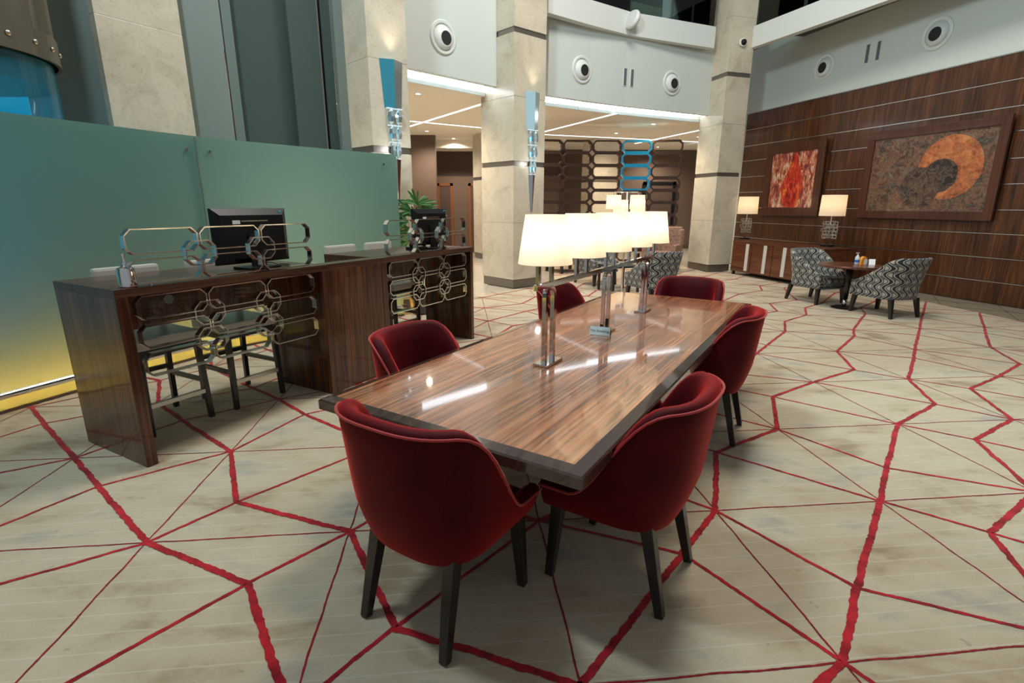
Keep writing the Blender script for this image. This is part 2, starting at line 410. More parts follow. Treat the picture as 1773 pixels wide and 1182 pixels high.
MB().prism(CP, -.011, -.0030).build('carpet_pile', 'carpet_pile', car)
BP = [(6.3,12.3),(6.85,10.5),(7.2,9.0),(7.38,7.3),(7.62,5.7),(8.0,3.5),(8.4,0.5),(8.6,-2.0)]
bp = BP+[tuple(wl(12,-.0)), tuple(wl(-2.8,0))]
bc = thing('border_carpet', 'taupe border carpet strip along the foot of the wood panelled wall', 'carpet')
MB().prism(bp, -.011, -.0028).build('carpet_pile', 'taupe_carpet', bc)
LO, LL, LT = Vector((1.11,2.48)), .97, R(5.8)
LAx, LBx = Vector((math.cos(LT), math.sin(LT)))*LL, Vector((-math.sin(LT), math.cos(LT)))*LL
def lat(i, j): return LO+LAx*i+LBx*j
YN = {(-3,-1):(.62,.65),(-3,0):(.30,.34),(-2,-1):(.31,.33),(0,-1):(.34,.36),(-1,-1):(.66,.66),(0,0):(.35,.68),(1,1):(.37,.66),(2,2):(.68,.32),(1,0):(.35,.36),
      (2,1):(.67,.36),(2,0):(.34,.69),(3,1):(.35,.69),(4,2):(.64,.35),(3,2):(.68,.67),(4,3):(.65,.65),(-4,0):(.40,.60),(-3,1):(.32,.63),(-4,1):(.40,.59),(-5,1):(.36,.63),
      (-4,2):(.67,.31),(-5,2):(.69,.62),(3,4):(.38,.60),(4,5):(.37,.57),(3,5):(.72,.32),(4,6):(.70,.27),(5,5):(.33,.52),(3,3):(.76,.68),(6,4):(.76,.77)}
def ribbon(mb, a, b, w, poly, z=.0075, wob=.12, rag=.16):
    L_ = (b-a).length; n = max(2, int(L_/.016)); d = (b-a)/L_; q = Vector((-d.y, d.x)); row = []
    for k in range(n+1):
        p = a+d*(L_*k/n)+q*(noise.noise(Vector((p0 for p0 in (a.x*3+k*.12, a.y*3, 1.7))))*w*wob*2)
        ok = inpoly(p.x, p.y, poly)
        l = w/2*(1+random.uniform(-rag, rag)+.25*noise.noise(Vector((k*.35, a.x*9, a.y*7)))); r = w/2*(1+random.uniform(-rag, rag)+.25*noise.noise(Vector((k*.35, a.x*5, a.y*11+4))))
        row.append((ok, p+q*l, p-q*r))
    for k in range(n):
        if row[k][0] and row[k+1][0]:
            A, B_, C_, D_ = row[k][1], row[k][2], row[k+1][2], row[k+1][1]
            mb.add([(A.x,A.y,z),(B_.x,B_.y,z),(C_.x,C_.y,z),(D_.x,D_.y,z)], [(0,1,2,3)])
thick, med, thin, dk = MB(), MB(), MB(), MB()
rnd = random.Random(11)
for i in range(-9, 9):
    for j in range(-5, 15):
        main = i >= -1
        if (i, j) in YN: y = YN[(i, j)]
        elif main: y = rnd.choice([(.34,.67),(.67,.34),(.66,.67),(.34,.34)])
        else: y = rnd.choice([(.34,.66),(.66,.34),(.67,.67),(.33,.33)])
        Yp = lat(i+y[0], j+y[1])
        c = [lat(i, j), lat(i+1, j), lat(i+1, j+1), lat(i, j+1)]
        if all(not inpoly(p.x, p.y, CP) for p in c): continue
        for k, p in enumerate(c):
            isT = (k % 2 == 0) if main else (k % 2 == 1)
            if isT: ribbon(thick, Yp, p, .031, CP, -.0003, .10, .20)
            else: ribbon(med, Yp, p, .0185, CP, -.0008, .14, .18)
        ribbon(thin, c[0], c[1], .0082, CP, -.0013, .3, .25)
        ribbon(thin, c[0], c[3], .0082, CP, -.0013, .3, .25)
tag(thick.build('thick_line', 'red_pile', car), 'wide ragged red lines', kind='stuff')
tag(med.build('medium_line', 'red_pile', car), 'medium red lines', kind='stuff')
tag(thin.build('thin_line', 'red_pile_thin', car), 'thin dark red lines', kind='stuff')
for s in range(-4, 9):
    a = wl(s*1.05, .95); b = wl(s*1.05+1.3, .05); ribbon(dk, a, b, .013, bp, -.0008)
    a = wl(s*1.05+.2, .05); b = wl(s*1.05+1.1, 1.1); ribbon(dk, a, b, .008, bp, -.0008)
    ribbon(dk, wl(s*1.05, .35), wl(s*1.05+1.05, .5), .007, bp, -.0008)
tag(dk.build('dark_line', 'dark_line', bc), 'dark brown lines', kind='stuff')

# ------------------------------------------------------------------ pillars
def pillar(f, r, l, z1, bands, joints, name='pillar', plinth=.17):
    f, r, l = Vector(f), Vector(r), Vector(l); back = r+l-f
    root = struct(name)
    cen = (f+back)/2
    def poly(k): return [tuple(cen+(p-cen)*k) for p in (f, r, back, l)]
    MB().prism(poly(.93), 0, z1).build('core', 'base_metal', root)
    MB().prism(poly(.97), .006, plinth).build('plinth', 'base_metal', root, bevel=.004)
    z = plinth+.002
    for kind, zz in sorted([('b', q) for q in bands]+[('j', q) for q in joints])+[('e', z1)]if False else sorted([(q, 'b') for q in bands]+[(q, 'j') for q in joints])+[(z1, 'e')]:
        pass
    for zz, kind in sorted([(q, 'b') for q in bands]+[(q, 'j') for q in joints])+[(z1, 'e')]:
        top = zz-(.045 if kind == 'b' else .0015)
        # one cladding slab per face
        pts = [f, r, back, l]
        for a in range(4):
            p, q = pts[a], pts[(a+1) % 4]; d = (q-p).normalized(); n_ = Vector((d.y, -d.x))
            if (p+q)/2 @ n_ < cen @ n_: n_ = -n_
            P0, P1 = p, q; in0, in1 = cen+(p-cen)*.935, cen+(q-cen)*.935
            MB().prism([tuple(P0), tuple(P1), tuple(in1), tuple(in0)], z, top).build('stone_slab', 'marble', root, bevel=.003)
        if kind == 'b': MB().prism(poly(.965), zz-.04, zz+.04).build('metal_band', 'base_metal', root)
        z = zz+(.045 if kind == 'b' else .0015)
    return root
P2f, P2r, P2l = (.02,10.16), (.62,10.66), (-.62,10.85)
P3f, P3r, P3l = (4.90,12.96), (5.52,13.16), (4.66,13.83)
P1f, P1r, P1l = (-1.95,7.66), (-1.50,8.08), (-2.47,8.17)
pillar(P2f, P2r, P2l, 7.5, [2.36,4.60], [1.27,3.52])
pillar(P3f, P3r, P3l, 7.5, [2.33,4.52], [1.25,3.46,5.7])
pillar(P1f, P1r, P1l, 7.5, [2.36], [1.27,3.52,4.7])
P0a, P0b = (-4.36,6.05), (-3.90,6.79)
P0c = (-4.36-.7,6.05+.45)
pillar(P0a, P0b, P0c, 7.5, [], [1.27,2.40,3.52,5.8])

# ------------------------------------------------------------------ grey panels and lift behind the glass
def panel(name, a, b, z0, z1, th, mat, parent=None, off=0.0, bevel=.004):
    rz, L_ = frame_of(a, b)
    return MB().box(0, L_, -off, th-off, z0, z1).build(name, mat, parent, loc=(a[0], a[1], 0), rz=rz, bevel=bevel)
light('AREA', (-3.5,7.25,1.35), 26, (.90,1.0,.84), 1.5, target=(-2.2,6.4,1.2), name='glass_back_fill')  # added fill behind the glass, lightens its right part
root = struct('wall_lift_lobby')
# s along line from P0 right edge to P1 left edge
A, B = Vector((-4.10,7.00)), Vector((-2.47,8.17)+(0,)) if False else Vector((-2.47,8.20))
def seg(s0, s1, th, mat, off, nm='wall_panel', z1=7.5):
    d = B-A; panel(nm, A+d*s0, A+d*s1, 0, z1, th, mat, root, off)
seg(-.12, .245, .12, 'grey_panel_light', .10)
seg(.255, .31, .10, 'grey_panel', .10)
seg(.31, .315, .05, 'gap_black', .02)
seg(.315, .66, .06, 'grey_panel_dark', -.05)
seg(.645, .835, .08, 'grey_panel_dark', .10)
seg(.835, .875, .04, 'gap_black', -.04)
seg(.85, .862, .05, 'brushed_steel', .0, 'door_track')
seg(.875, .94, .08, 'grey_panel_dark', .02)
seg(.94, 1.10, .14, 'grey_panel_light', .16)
# large grey wall left of the first stone column, and far behind
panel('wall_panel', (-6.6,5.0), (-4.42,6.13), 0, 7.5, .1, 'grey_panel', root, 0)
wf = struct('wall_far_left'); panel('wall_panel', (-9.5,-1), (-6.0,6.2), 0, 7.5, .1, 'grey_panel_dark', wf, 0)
# round glass lift cab
lift = thing('lift_cab', 'round glass lift cab with riveted metal skirt above blue lit glass, top left', 'lift', (-4.89,4.72,0))
cr = .86
MB().lathe([(cr-.02,1.9),(cr-.02,2.80)], 48, cap=False).build('glass_panel', 'lift_glass', lift, smooth=True)
mbx = MB(); vs = []
for k in range(19):
    a = R(75+k*9); vs += [((cr-.12)*math.cos(a), (cr-.12)*math.sin(a), 1.9), ((cr-.12)*math.cos(a), (cr-.12)*math.sin(a), 2.62)]
mbx.add(vs, [(2*i, 2*i+1, 2*i+3, 2*i+2) for i in range(18)]); mbx.build('back_panel', 'cab_blue_glow', lift, smooth=True)
mbx = MB()
N_ = 72
prof = []
for k in range(N_):
    a = 2*PI*k/N_; rad = cr+.028*math.sin(a*15)
    prof.append((rad*math.cos(a), rad*math.sin(a)))
vs = [(x,y,2.98) for x, y in prof]+[(x*1.02,y*1.02,5.4) for x, y in prof]
mbx.add(vs, [(i, (i+1) % N_, N_+(i+1) % N_, N_+i) for i in range(N_)]); mbx.build('metal_skirt', 'lift_skirt' if 'lift_skirt' in MATS else (plain('lift_skirt', (.17,.155,.12), .38, metal=.7) and 'lift_skirt'), lift, smooth=True)
MB().lathe([(cr+.01,2.80),(cr+.035,2.80),(cr+.035,3.02),(cr+.01,3.02)], 64, cap=False).build('skirt_rim', 'lift_skirt', lift, smooth=False)
rv = MB().lathe([(.022,0),(.022,.006),(.014,.014),(.001,.017)], 12).mesh('rivet', 'brushed_steel', smooth=True)
for k in range(24):
    a = 2*PI*k/24+.1; o = link('rivet', rv, lift, ((cr+.036)*math.cos(a), (cr+.036)*math.sin(a), 2.91)); o.rotation_euler = (0, PI/2, a)
MB().lathe([(cr-.06,2.60),(cr-.06,2.79)], 40).build('cab_ceiling', 'gap_black', lift, smooth=False)
light('POINT', (-4.89,4.72,2.3), 10, (.1,.7,1.0), .2, name='lift_cab_light')
light('AREA', (-4.85,3.2,1.3), 36, (.03,.42,1.0), 1.8, target=(-3.9,3.4,1.2), name='lift_shaft_light')
MB().lathe([(.001,1.9),(cr,1.9),(cr,1.82),(.001,1.82)], 48).build('cab_floor', 'brushed_steel', lift)
for az in (-72, -66):
    a = R(az); MB().tube([((cr+.09)*math.cos(a), (cr+.09)*math.sin(a), 0), ((cr+.09)*math.cos(a), (cr+.09)*math.sin(a), 5.5)], .022, 8).build('guide_rail', 'brushed_steel', lift, smooth=True)

# ------------------------------------------------------------------ frosted glass wall with rail and warm strip
def catmull(P, n):
    out = []
    for i in range(len(P)-1):
        p0, p1, p2, p3 = [Vector(P[min(max(k, 0), len(P)-1)]) for k in (i-1, i, i+1, i+2)]
        for k in range(n):
            t = k/n; out.append(.5*((2*p1)+(-p0+p2)*t+(2*p0-5*p1+4*p2-p3)*t*t+(-p0+3*p1-3*p2+p3)*t**3))
    out.append(Vector(P[-1])); return out
gp = catmull(GL, 6)
gn = []
for i in range(len(gp)):
    d = (gp[min(i+1, len(gp)-1)]-gp[max(i-1, 0)]).normalized(); gn.append(Vector((d.y, -d.x)))
gw = thing('glass_screen_wall', 'curved frosted green glass screen wall behind the desks with warm light at its foot', 'glass wall')
def gstrip(i0, i1, off, th, z0, z1, name, mat, e0=0., e1=0.):
    mb = MB(); vs = []; n = i1-i0+1
    for i in range(i0, i1+1):
        a = gp[i]+gn[i]*(off); b = gp[i]+gn[i]*(off-th)
        vs += [(a.x,a.y,z0),(a.x,a.y,z1),(b.x,b.y,z1),(b.x,b.y,z0)]
    fs = []
    for k in range(n-1):
        for q in range(4): fs.append((k*4+q, k*4+(q+1) % 4, (k+1)*4+(q+1) % 4, (k+1)*4+q))
    fs += [(0,1,2,3), ((n-1)*4+3, (n-1)*4+2, (n-1)*4+1, (n-1)*4)]
    mb.add(vs, fs); return mb.build(name, mat, gw, auto=30)
cut = [0, 12, 30, len(gp)-1]       # panes
for a, b in zip(cut[:-1], cut[1:]):
    # small gap at each joint
    gstrip(a, b, 0, .012, .017, 2.27, 'glass_pane', 'frosted_glass')
for c in cut[1:-1]:
    p, n_ = gp[c], gn[c]; rz = math.atan2(n_.y, n_.x)
    MB().box(-.014, .002, -.004, .004, .03, 2.27).build('joint', 'brushed_steel', gw, loc=(p.x, p.y, 0), rz=rz)
    MB().box(-.09, -.05, -.02, .02, 0, 2.2).build('support_post', 'brushed_steel', gw, loc=(p.x, p.y, 0), rz=rz)
    for dx in (-.11, .12):
        MB().tube([(0,dx,2.13),(.035,dx,2.13)], .014, 12).build('fixing_bolt', 'chrome', gw, loc=(p.x, p.y, 0), rz=rz, smooth=False)
p, n_ = gp[-3], gn[-3]; MB().tube([(0,0,2.13),(.035,0,2.13)], .014, 12).build('fixing_bolt', 'chrome', gw, loc=(p.x, p.y, 0), rz=math.atan2(n_.y, n_.x))
MB().tube([(gp[i].x+gn[i].x*.05, gp[i].y+gn[i].y*.05, .145) for i in range(len(gp))], .03, 12).build('rail', 'chrome', gw, smooth=True)
gstrip(0, len(gp)-1, .006, .030, -.01, .016, 'bottom_channel', 'base_metal')
gstrip(0, len(gp)-1, -.20, .03, .03, .06, 'light_strip', 'led_yellow')
gstrip(0, len(gp)-1, -.34, .02, 0, .55, 'glow_reflector', 'white_paint')  # unseen white reflector, added to carry the strip's glow higher

# ------------------------------------------------------------------ upper white walls, fascias, vents
WL = [Vector(p) for p in ((-1.72,9.12),(-.30,10.50))]; WR = [Vector(p) for p in ((.70,11.26),(1.6,11.86),(2.46,12.37),(4.90,13.60))]
wb = struct('wall_back_left'); panel('wall_panel', WL[0]-(WL[1]-WL[0])*.35, WL[1], 3.73, 7.5, .12, 'white_paint', wb, 0)
wr_ = struct('wall_back')
for a, b in zip(WR[:-1], WR[1:]): panel('wall_panel', a, b, 3.73, 5.54, .12, 'white_paint', wr_, 0, bevel=0)
def fascia(pts, z0, z1, nm):
    root = struct(nm)
    for a, b in zip(pts[:-1], pts[1:]): panel('fascia_panel', a, b, z0, z1, .16, 'white_trim', root, 0, bevel=0)
    return root
off = Vector((.48,-.87))*.13
FA = [Vector((.66,10.95)), Vector((1.55,11.62)), Vector((2.5,12.28)), Vector((4.62,13.18))]
fascia(FA, 5.10, 5.54, 'trim_1')
fascia([Vector((5.44,13.20)), wl(8,.25)], 5.10, 5.54, 'trim_2')
for pts, nm in ((FA, 'gallery_back'), ([Vector((5.44,13.20)), wl(8,.25)], 'gallery_right')):
    g = thing('gallery_balustrade', 'clear glass balustrade panes on the upper gallery edge '+('between the two right pillars' if nm == 'gallery_back' else 'right of the far right pillar'), 'balustrade')
    for a, b in zip(pts[:-1], pts[1:]):
        d = b-a; n_ = max(1, round(d.length/1.4))
        for k in range(n_):
            p, q = a+d*(k/n_+.004), a+d*((k+1)/n_-.004); panel('glass_pane', p, q, 5.545, 6.6, .012, 'clear_glass', g, -.06, 0)
gb = struct('wall_gallery')
panel('wall_panel', (-1,13.4), (4.4,17.2), 5.2, 7.5, .1, 'gallery_dark', gb); panel('wall_panel', (4.6,17.0), (9.2,15.4), 5.2, 7.5, .1, 'gallery_dark', gb)
panel('wall_panel', (9.4,14.0), (11.4,3), 5.2, 7.5, .1, 'gallery_dark', gb)
MB().prism([(.7,11.4),(4.7,13.7),(4.0,17),(-.5,13.6)], 5.42, 5.5).build('gallery_floor', 'gallery_dark', gb)
MB().prism([(5.5,13.3),(7.4,13.5),(10.3,4),(8.9,3.6)], 5.42, 5.5).build('gallery_floor', 'gallery_dark', gb)
for (a, b, z) in (((1.75,12.7),(2.15,12.95),6.6), ((2.7,13.2),(3.5,13.65),6.05)):
    panel('gallery_panel', a, b, 5.5, z, .08, 'gallery_beige', gb)
hr = thing('stair_handrail', 'pale handrail glimpsed through the gallery glass above the white wall', 'handrail')
MB().tube([(3.55,13.5,5.75),(3.9,13.7,6.0),(4.35,13.9,6.05),(4.35,13.9,5.5)], .02, 8).build('rail', 'plastic_white', hr, smooth=True)
MB().tube([(3.95,13.7,5.5),(3.95,13.7,6.0)], .015, 8).build('post', 'plastic_white', hr, smooth=True)
# inner ceiling with light cove
cl = struct('ceiling')
ZC = 3.61
poly = [(-9,8.3),(-2.9,8.3),(-1.95,9.42),(-.45,10.88),(.55,11.62),(2.30,12.72),(4.95,14.02),(6.0,15.3),(12,15.3),(12,22),(-9,22)]
MB().prism(poly, ZC, ZC+.15).build('ceiling_panel', 'ceiling_paint', cl)
def inset(a, b, o):
    d = (b-a).normalized(); n_ = Vector((-d.y, d.x)); return a+n_*o, b+n_*o
coves = []
for pts in (WL, WR):
    pp = pts if pts is WR else [WL[0]-(WL[1]-WL[0])*.35, WL[1]]
    for a, b in zip(pp[:-1], pp[1:]):
        c, d = inset(a, b, .33); panel('fascia', c, d, ZC-.0, ZC+.065, .04, 'fascia_paint', cl, 0, 0)
        c, d = inset(a, b, .37); panel('light_cove', c, d, ZC+.065, ZC+.50, .03, 'led_white', cl, 0, 0)
        c, d = inset(a, b, .14); panel('cove_top', c, d, ZC+.50, ZC+.53, .25, 'white_paint', cl, 0, 0)
# light lines let into the ceiling
for a, b in (((-2.95,15.0),(-.60,11.45)), ((-3.3,13.3),(-.4,15.15)), ((.7,16.0),(2.33,12.58)), ((.6,16.1),(6.4,18.0)), ((4.1,18.4),(5.2,15.0))):
    d = (Vector(b)-Vector(a)); L_ = d.length
    MB().box(0, L_, -.03, .03, ZC-.008, ZC+.004).build('light_line', 'led_line', cl, loc=(a[0],a[1],0), rz=math.atan2(d.y, d.x))
DL = [(-1.77,10.5,'nearest the white wall, left'), (-2.41,15.5,'in the middle of the left bay'), (-1.85,17.2,'above the dark doorway'), (3.58,14.1,'nearest the cove, right of the middle'), (2.97,15.84,'over the octagon screen'), (5.13,19.4,'over the right end of the screen'), (.5,13.2,'added out of sight behind the middle pillar'), (-3.6,11.5,'added out of sight behind the left pillar'), (.9,17.6,'added deep behind the middle pillar'), (5.6,16.6,'added out of sight behind the far right pillar')]  # last four are extra, added out of sight to light the inner bay
for x, y, w in DL:
    t = thing('downlight', 'small round recessed downlight '+w, 'downlight', (x,y,ZC), 0, 'recessed downlights in the inner ceiling')
    MB().lathe([(.075,-.002),(.075,-.012),(.055,-.012),(.052,-.002)], 20, cap=False).build('ring', 'white_trim', t, smooth=False)
    light('SPOT', (x,y,ZC-.03), 290, (1,.86,.68), .05, target=(x,y,0), spot=150, blend=.8, name='downlight_lamp')
    MB().lathe([(.001,-.005),(.054,-.005),(.054,-.001),(.001,-.001)], 20).build('bulb', 'downlight_glow', t)

def vent(a, b, s, z, label, sc=1.0, base=None):
    d = (b-a).normalized(); p = a+d*s; t = thing('air_nozzle', label, 'air vent', (p.x, p.y, z), math.atan2(d.y, d.x), 'round air nozzles on the white walls')
    # local: x along wall, -y out of the wall
    def ring(prof, nm, mat, tilt=(0,0)):
        mb = MB(); n = 36; vs = []
        for r, y in prof: vs += [(r*math.cos(2*PI*q/n)+tilt[0]*y, -y, r*math.sin(2*PI*q/n)+tilt[1]*y) for q in range(n)]
        fs = [(i*n+q, i*n+(q+1) % n, (i+1)*n+(q+1) % n, (i+1)*n+q) for i in range(len(prof)-1) for q in range(n)]
        fs += [tuple((len(prof)-1)*n+q for q in range(n))]
        return mb.add(vs, fs).build(nm, mat, t, auto=40)
    ring([(.265*sc,0),(.265*sc,.015),(.25*sc,.028),(.215*sc,.028),(.20*sc,.015),(.20*sc,.004)], 'outer_ring', 'white_trim')
    ring([(.195*sc,.003),(.19*sc,.022),(.165*sc,.052),(.118*sc,.078),(.110*sc,.080),(.104*sc,.05)], 'nozzle', 'white_trim', (.22,-.25))
    ring([(.108*sc,.074),(.001,.074)], 'throat', 'vent_black', (.22,-.25))
    return t
vent(WL[0], WL[1], .76, 4.31, 'round white air nozzle above the left bay, between the two left pillars', 1.0)
vent(WR[0], WR[1], .87, 4.31, 'round white air nozzle on the curved wall, left of the two slots')
vent(WR[2], WR[3], 1.33, 4.32, 'round white air nozzle on the curved wall, right of the two slots')
def slotpair(a, b, ss, z, where):
    d = (b-a).normalized()
    for s, w in zip(ss, ('left', 'right')):
        p = a+d*s; t = thing('wall_slot', w+' dark slot of the pair '+where, 'wall slot', (p.x, p.y, z), math.atan2(d.y, d.x), 'narrow dark slots in the white walls')
        MB().box(-.042,.042,-.014,0,-.18,.18).build('frame', 'white_trim', t)
        MB().box(-.034,.034,-.018,-.013,-.17,.17).build('opening', 'slot_grey', t)
slotpair(WR[2], WR[3], (-.02,.17) , 4.31, 'on the curved white wall')
# speaker
sp = thing('wall_speaker', 'round grey loudspeaker on the white fascia under the gallery', 'speaker', (2.50,12.16,5.36), R(-32))
MB().lathe([(.03,-.085),(.14,-.07),(.19,-.02),(.195,.02),(.17,.055),(.10,.075),(.001,.08)], 30).build('body', 'white_trim', sp, smooth=True).rotation_euler = (R(70), 0, R(-25))
MB().lathe([(.165,.057),(.10,.08),(.001,.086)], 30, cap=False).build('grille', 'speaker_grille', sp, smooth=True).rotation_euler = (R(70), 0, R(-25))
MB().box(-.02,.02,-.03,.10,-.02,.02).build('bracket', 'white_trim', sp)
cd = thing('dome_camera', 'small white dome security camera on the far right pillar', 'camera', (5.20,13.045,5.18), math.atan2(.2,.62))
MB().tube([(0,0,0),(0,-.04,0)], .085, 20).build('base', 'plastic_white', cd)
o = MB().lathe([(.065,0),(.062,.03),(.045,.055),(.02,.068),(.001,.07)], 20).build('dome', 'black_plastic', cd, smooth=True, loc=(0,-.04,0)); o.rotation_euler = (PI/2,0,0)

# ------------------------------------------------------------------ brown walls beyond, far pillar, doors
wbk = struct('wall_far_back')
MB().box(-6,-2.32,16.4,16.6,0,ZC).build('wall_panel', 'brown_wallcover', wbk)
MB().box(-2.9,1.6,18.6,18.75,0,ZC-.25).build('wall_panel', 'dark_brown', wbk)
MB().box(-2.6,1.6,18.5,18.6,0,2.55).build('wall_panel', 'brown_wallcover', wbk)
MB().box(-2.9,1.6,17.5,18.8,ZC-.25,ZC).build('bulkhead', 'ceiling_paint', wbk)
MB().box(1.6,11,20.4,20.6,0,ZC).build('wall_panel', 'brown_wallcover', wbk)
MB().box(1.6,11,20.36,20.4,0,.10).build('skirting', 'dark_brown', wbk)
for n_, (x, w) in enumerate(((-2.60,.55),(-1.52,.7))):
    d = struct('door_%d' % (n_+1), (x,18.49,0))
    MB().box(0,.09,-.04,.0,0,2.32).build('door_frame', 'door_frame_wood', d); MB().box(w-.09,w,-.04,0,0,2.32).build('door_frame', 'door_frame_wood', d)
    MB().box(0,w,-.04,0,2.23,2.32).build('door_frame', 'door_frame_wood', d); MB().box(.09,w-.09,-.02,-.004,0,2.23).build('door_leaf', 'dark_brown', d)
dd_ = struct('door_3', (5.05,20.35,0)); MB().box(0,1.0,-.03,0,0,2.35).build('door_leaf', 'dark_brown', dd_); MB().box(-.12,0,-.05,0,0,2.47).build('door_frame', 'black_plastic', dd_); MB().box(1.0,1.12,-.05,0,0,2.47).build('door_frame', 'black_plastic', dd_); MB().box(-.12,1.12,-.05,0,2.35,2.47).build('door_frame', 'black_plastic', dd_)
pillar((2.55,17.0),(3.35,17.3),(2.25,17.6),ZC,[2.36],[1.27],plinth=.17)
pillar((-.80,15.7),(.0,16.1),(-1.20,16.45),ZC,[2.36],[1.27],plinth=.17)

# ------------------------------------------------------------------ octagon frame screen
def octring(w, h, c, th, dep):
    """flat band bent to a rectangle with cut corners, in the x-z plane, depth along y"""
    def loop(e):
        W_, H_, C_ = w/2-e, h/2-e, c-e*.586
        return [(-W_+C_,-H_),(W_-C_,-H_),(W_,-H_+C_),(W_,H_-C_),(W_-C_,H_),(-W_+C_,H_),(-W_,H_-C_),(-W_,-H_+C_)]
    o, i_ = loop(0), loop(th); vs = []
    for y in (0, dep):
        vs += [(x,y,z) for x, z in o]+[(x,y,z) for x, z in i_]
    fs = []
    for k in range(8):
        j = (k+1) % 8
        fs += [(k,j,16+j,16+k), (8+k,24+k,24+j,8+j), (k,8+k,8+j,j), (16+k,16+j,24+j,24+k)]
    return MB().add(vs, fs)
scr = thing('octagon_screen', 'tall bronze screen of stacked octagonal frames, one column lit blue, between the right pillars', 'screen')
ring_m = octring(.765, .311, .082, .042, .13).mesh('octagon_frame', 'bronze_chrome'); ring_b = octring(.765, .311, .082, .042, .13).mesh('octagon_frame', 'blue_chrome')
cur = Vector((.55,14.0)); heads = [10, 6, 2, -5, -12]
for c, hdg in enumerate(heads):
    d = Vector((math.cos(R(hdg)), math.sin(R(hdg)))); mid = cur+d*.385
    for r_ in range(10):
        blue = c == 3 and r_ >= 6
        z = .26+r_*.311+.15
        me = ring_b if blue else ring_m
        o = link('octagon_frame', me, scr, (mid.x, mid.y, z-.15+.02)); o.rotation_euler = (0,0,R(hdg))
        if blue: o['label'] = 'bright blue frame'
    cur = cur+d*.77
for x, hdg in ((0.95,0),(3.4,0)):
    MB().box(x-.03,x+.03,14.02,14.08,0,.36).build('foot_post', 'bronze_chrome', scr)
MB().tube([(cur.x, cur.y, 3.12), (4.85, 13.75, 3.13)], .015, 8).build('tie_rod', 'steel', scr)

# ------------------------------------------------------------------ wood wall on the right
ww = struct('wall_right', (WA.x, WA.y, 0), math.atan2(WU.y, WU.x))
# local: x along (away from far corner to the camera side), +y = room side? WU rotated +90deg = (.96,.28) -> into the wall
S0, S1 = -5.46, 9.0
zr = [0.0,.365,.76,1.16,1.55,1.96,2.36,2.78,3.16,3.57,3.97]
for a, b in zip(zr[:-1], zr[1:]):
    x = S0
    for k in range(5):
        x1 = S0+(S1-S0)*(k+1)/5
        MB().box(x+.0008, x1-.0008, 0, .05, a+.014, b-.002).build('wood_panel', 'wall_veneer', ww)
        x = x1
    if a > 0:
        MB().box(S0, S1, -.010, .02, a-.004, a+.007).build('chrome_trim', 'trim_metal', ww)
        MB().box(S0, S1, .012, .05, a+.006, a+.014).build('shadow_gap', 'gap_black', ww)
MB().box(S0, S1, .05, .2, 0, 3.97).build('backing', 'dark_brown', ww)
MB().box(S0, S1, -.012, .05, 3.97, 3.99).build('top_trim', 'brushed_steel', ww)
MB().box(S0, S1, 0, .2, 3.99, 5.54).build('white_upper_wall', 'white_paint', ww)
MB().box(S0-.9, S0, .0, .2, 0, 5.54).build('wall_end', 'white_paint', ww)
a_, b_ = Vector(wl(0,0)), Vector(wl(1,0))
vent(a_, b_, -3.13, 4.61, 'round white air nozzle above the smaller painting on the right wall', 1.0)
vent(a_, b_, -.71, 4.62, 'large round white air nozzle above the big painting at the top right', 1.05)
slotpair(a_, b_, (-2.07,-1.83), 4.62, 'high on the right wall between the nozzles')

def painting(s0, s1, z0, z1, fwid, mat, label, tilt):
    p = wl(s0, .035); t = thing('framed_painting', label, 'painting', (p.x, p.y, z0), math.atan2(WU.y, WU.x)); t.rotation_euler = (R(tilt), 0, math.atan2(WU.y, WU.x))
    w, h = s1-s0, z1-z0; f = fwid
    for nm, bx in (('bottom',(0,w,0,f)), ('top',(0,w,h-f,h)), ('l',(0,f,f,h-f)), ('r',(w-f,w,f,h-f))):
        MB().box(bx[0]+.001, bx[1]-.001, -.05, .0, bx[2], bx[3]).build('frame_rail', 'frame_wood', t, bevel=.006)
    o = MB().box(0, w-2*f, -.018, .0, 0, h-2*f).build('canvas', mat, t, loc=(f,0,f))
    return t
painting(-4.44,-2.66,1.37,3.06,.20,'art_small','smaller framed abstract painting in red and orange tones on the wood wall',1.2)
painting(-1.63,.87,1.37,3.04,.15,'art_large','large framed abstract painting of a dark disc over an orange disc on the wood wall',1.2)

# sideboard
sb0 = wl(-3.48, 1.63)
sb = thing('sideboard', 'long low wooden sideboard with pale metal bands standing before the wood wall', 'sideboard', (sb0.x, sb0.y, 0), math.atan2(WU.y, WU.x))
SBL, SBD, SBH = 2.62, .80, .80
MB().box(0, SBL, 0, SBD, SBH-.03, SBH).build('top', 'sideboard_veneer', sb, bevel=.003)
MB().box(.01, SBL-.01, .012, SBD-.01, .09, SBH-.03).build('body', 'sideboard_veneer', sb)
for k in range(4):
    x = .02+k*.65; MB().box(x, x+.63, -.004, .012, .10, SBH-.035).build('door', 'sideboard_veneer', sb, bevel=.002)
for k in range(4):
    x = .48+k*.56; MB().box(x, x+.095, -.012, -.004, .13, SBH-.05).build('metal_band', 'silver_band', sb)
for x in (.04, SBL-.09):
    for y in (.03, SBD-.08): MB().box(x, x+.05, y, y+.05, 0, .09).build('foot', 'dark_wood_leg', sb)
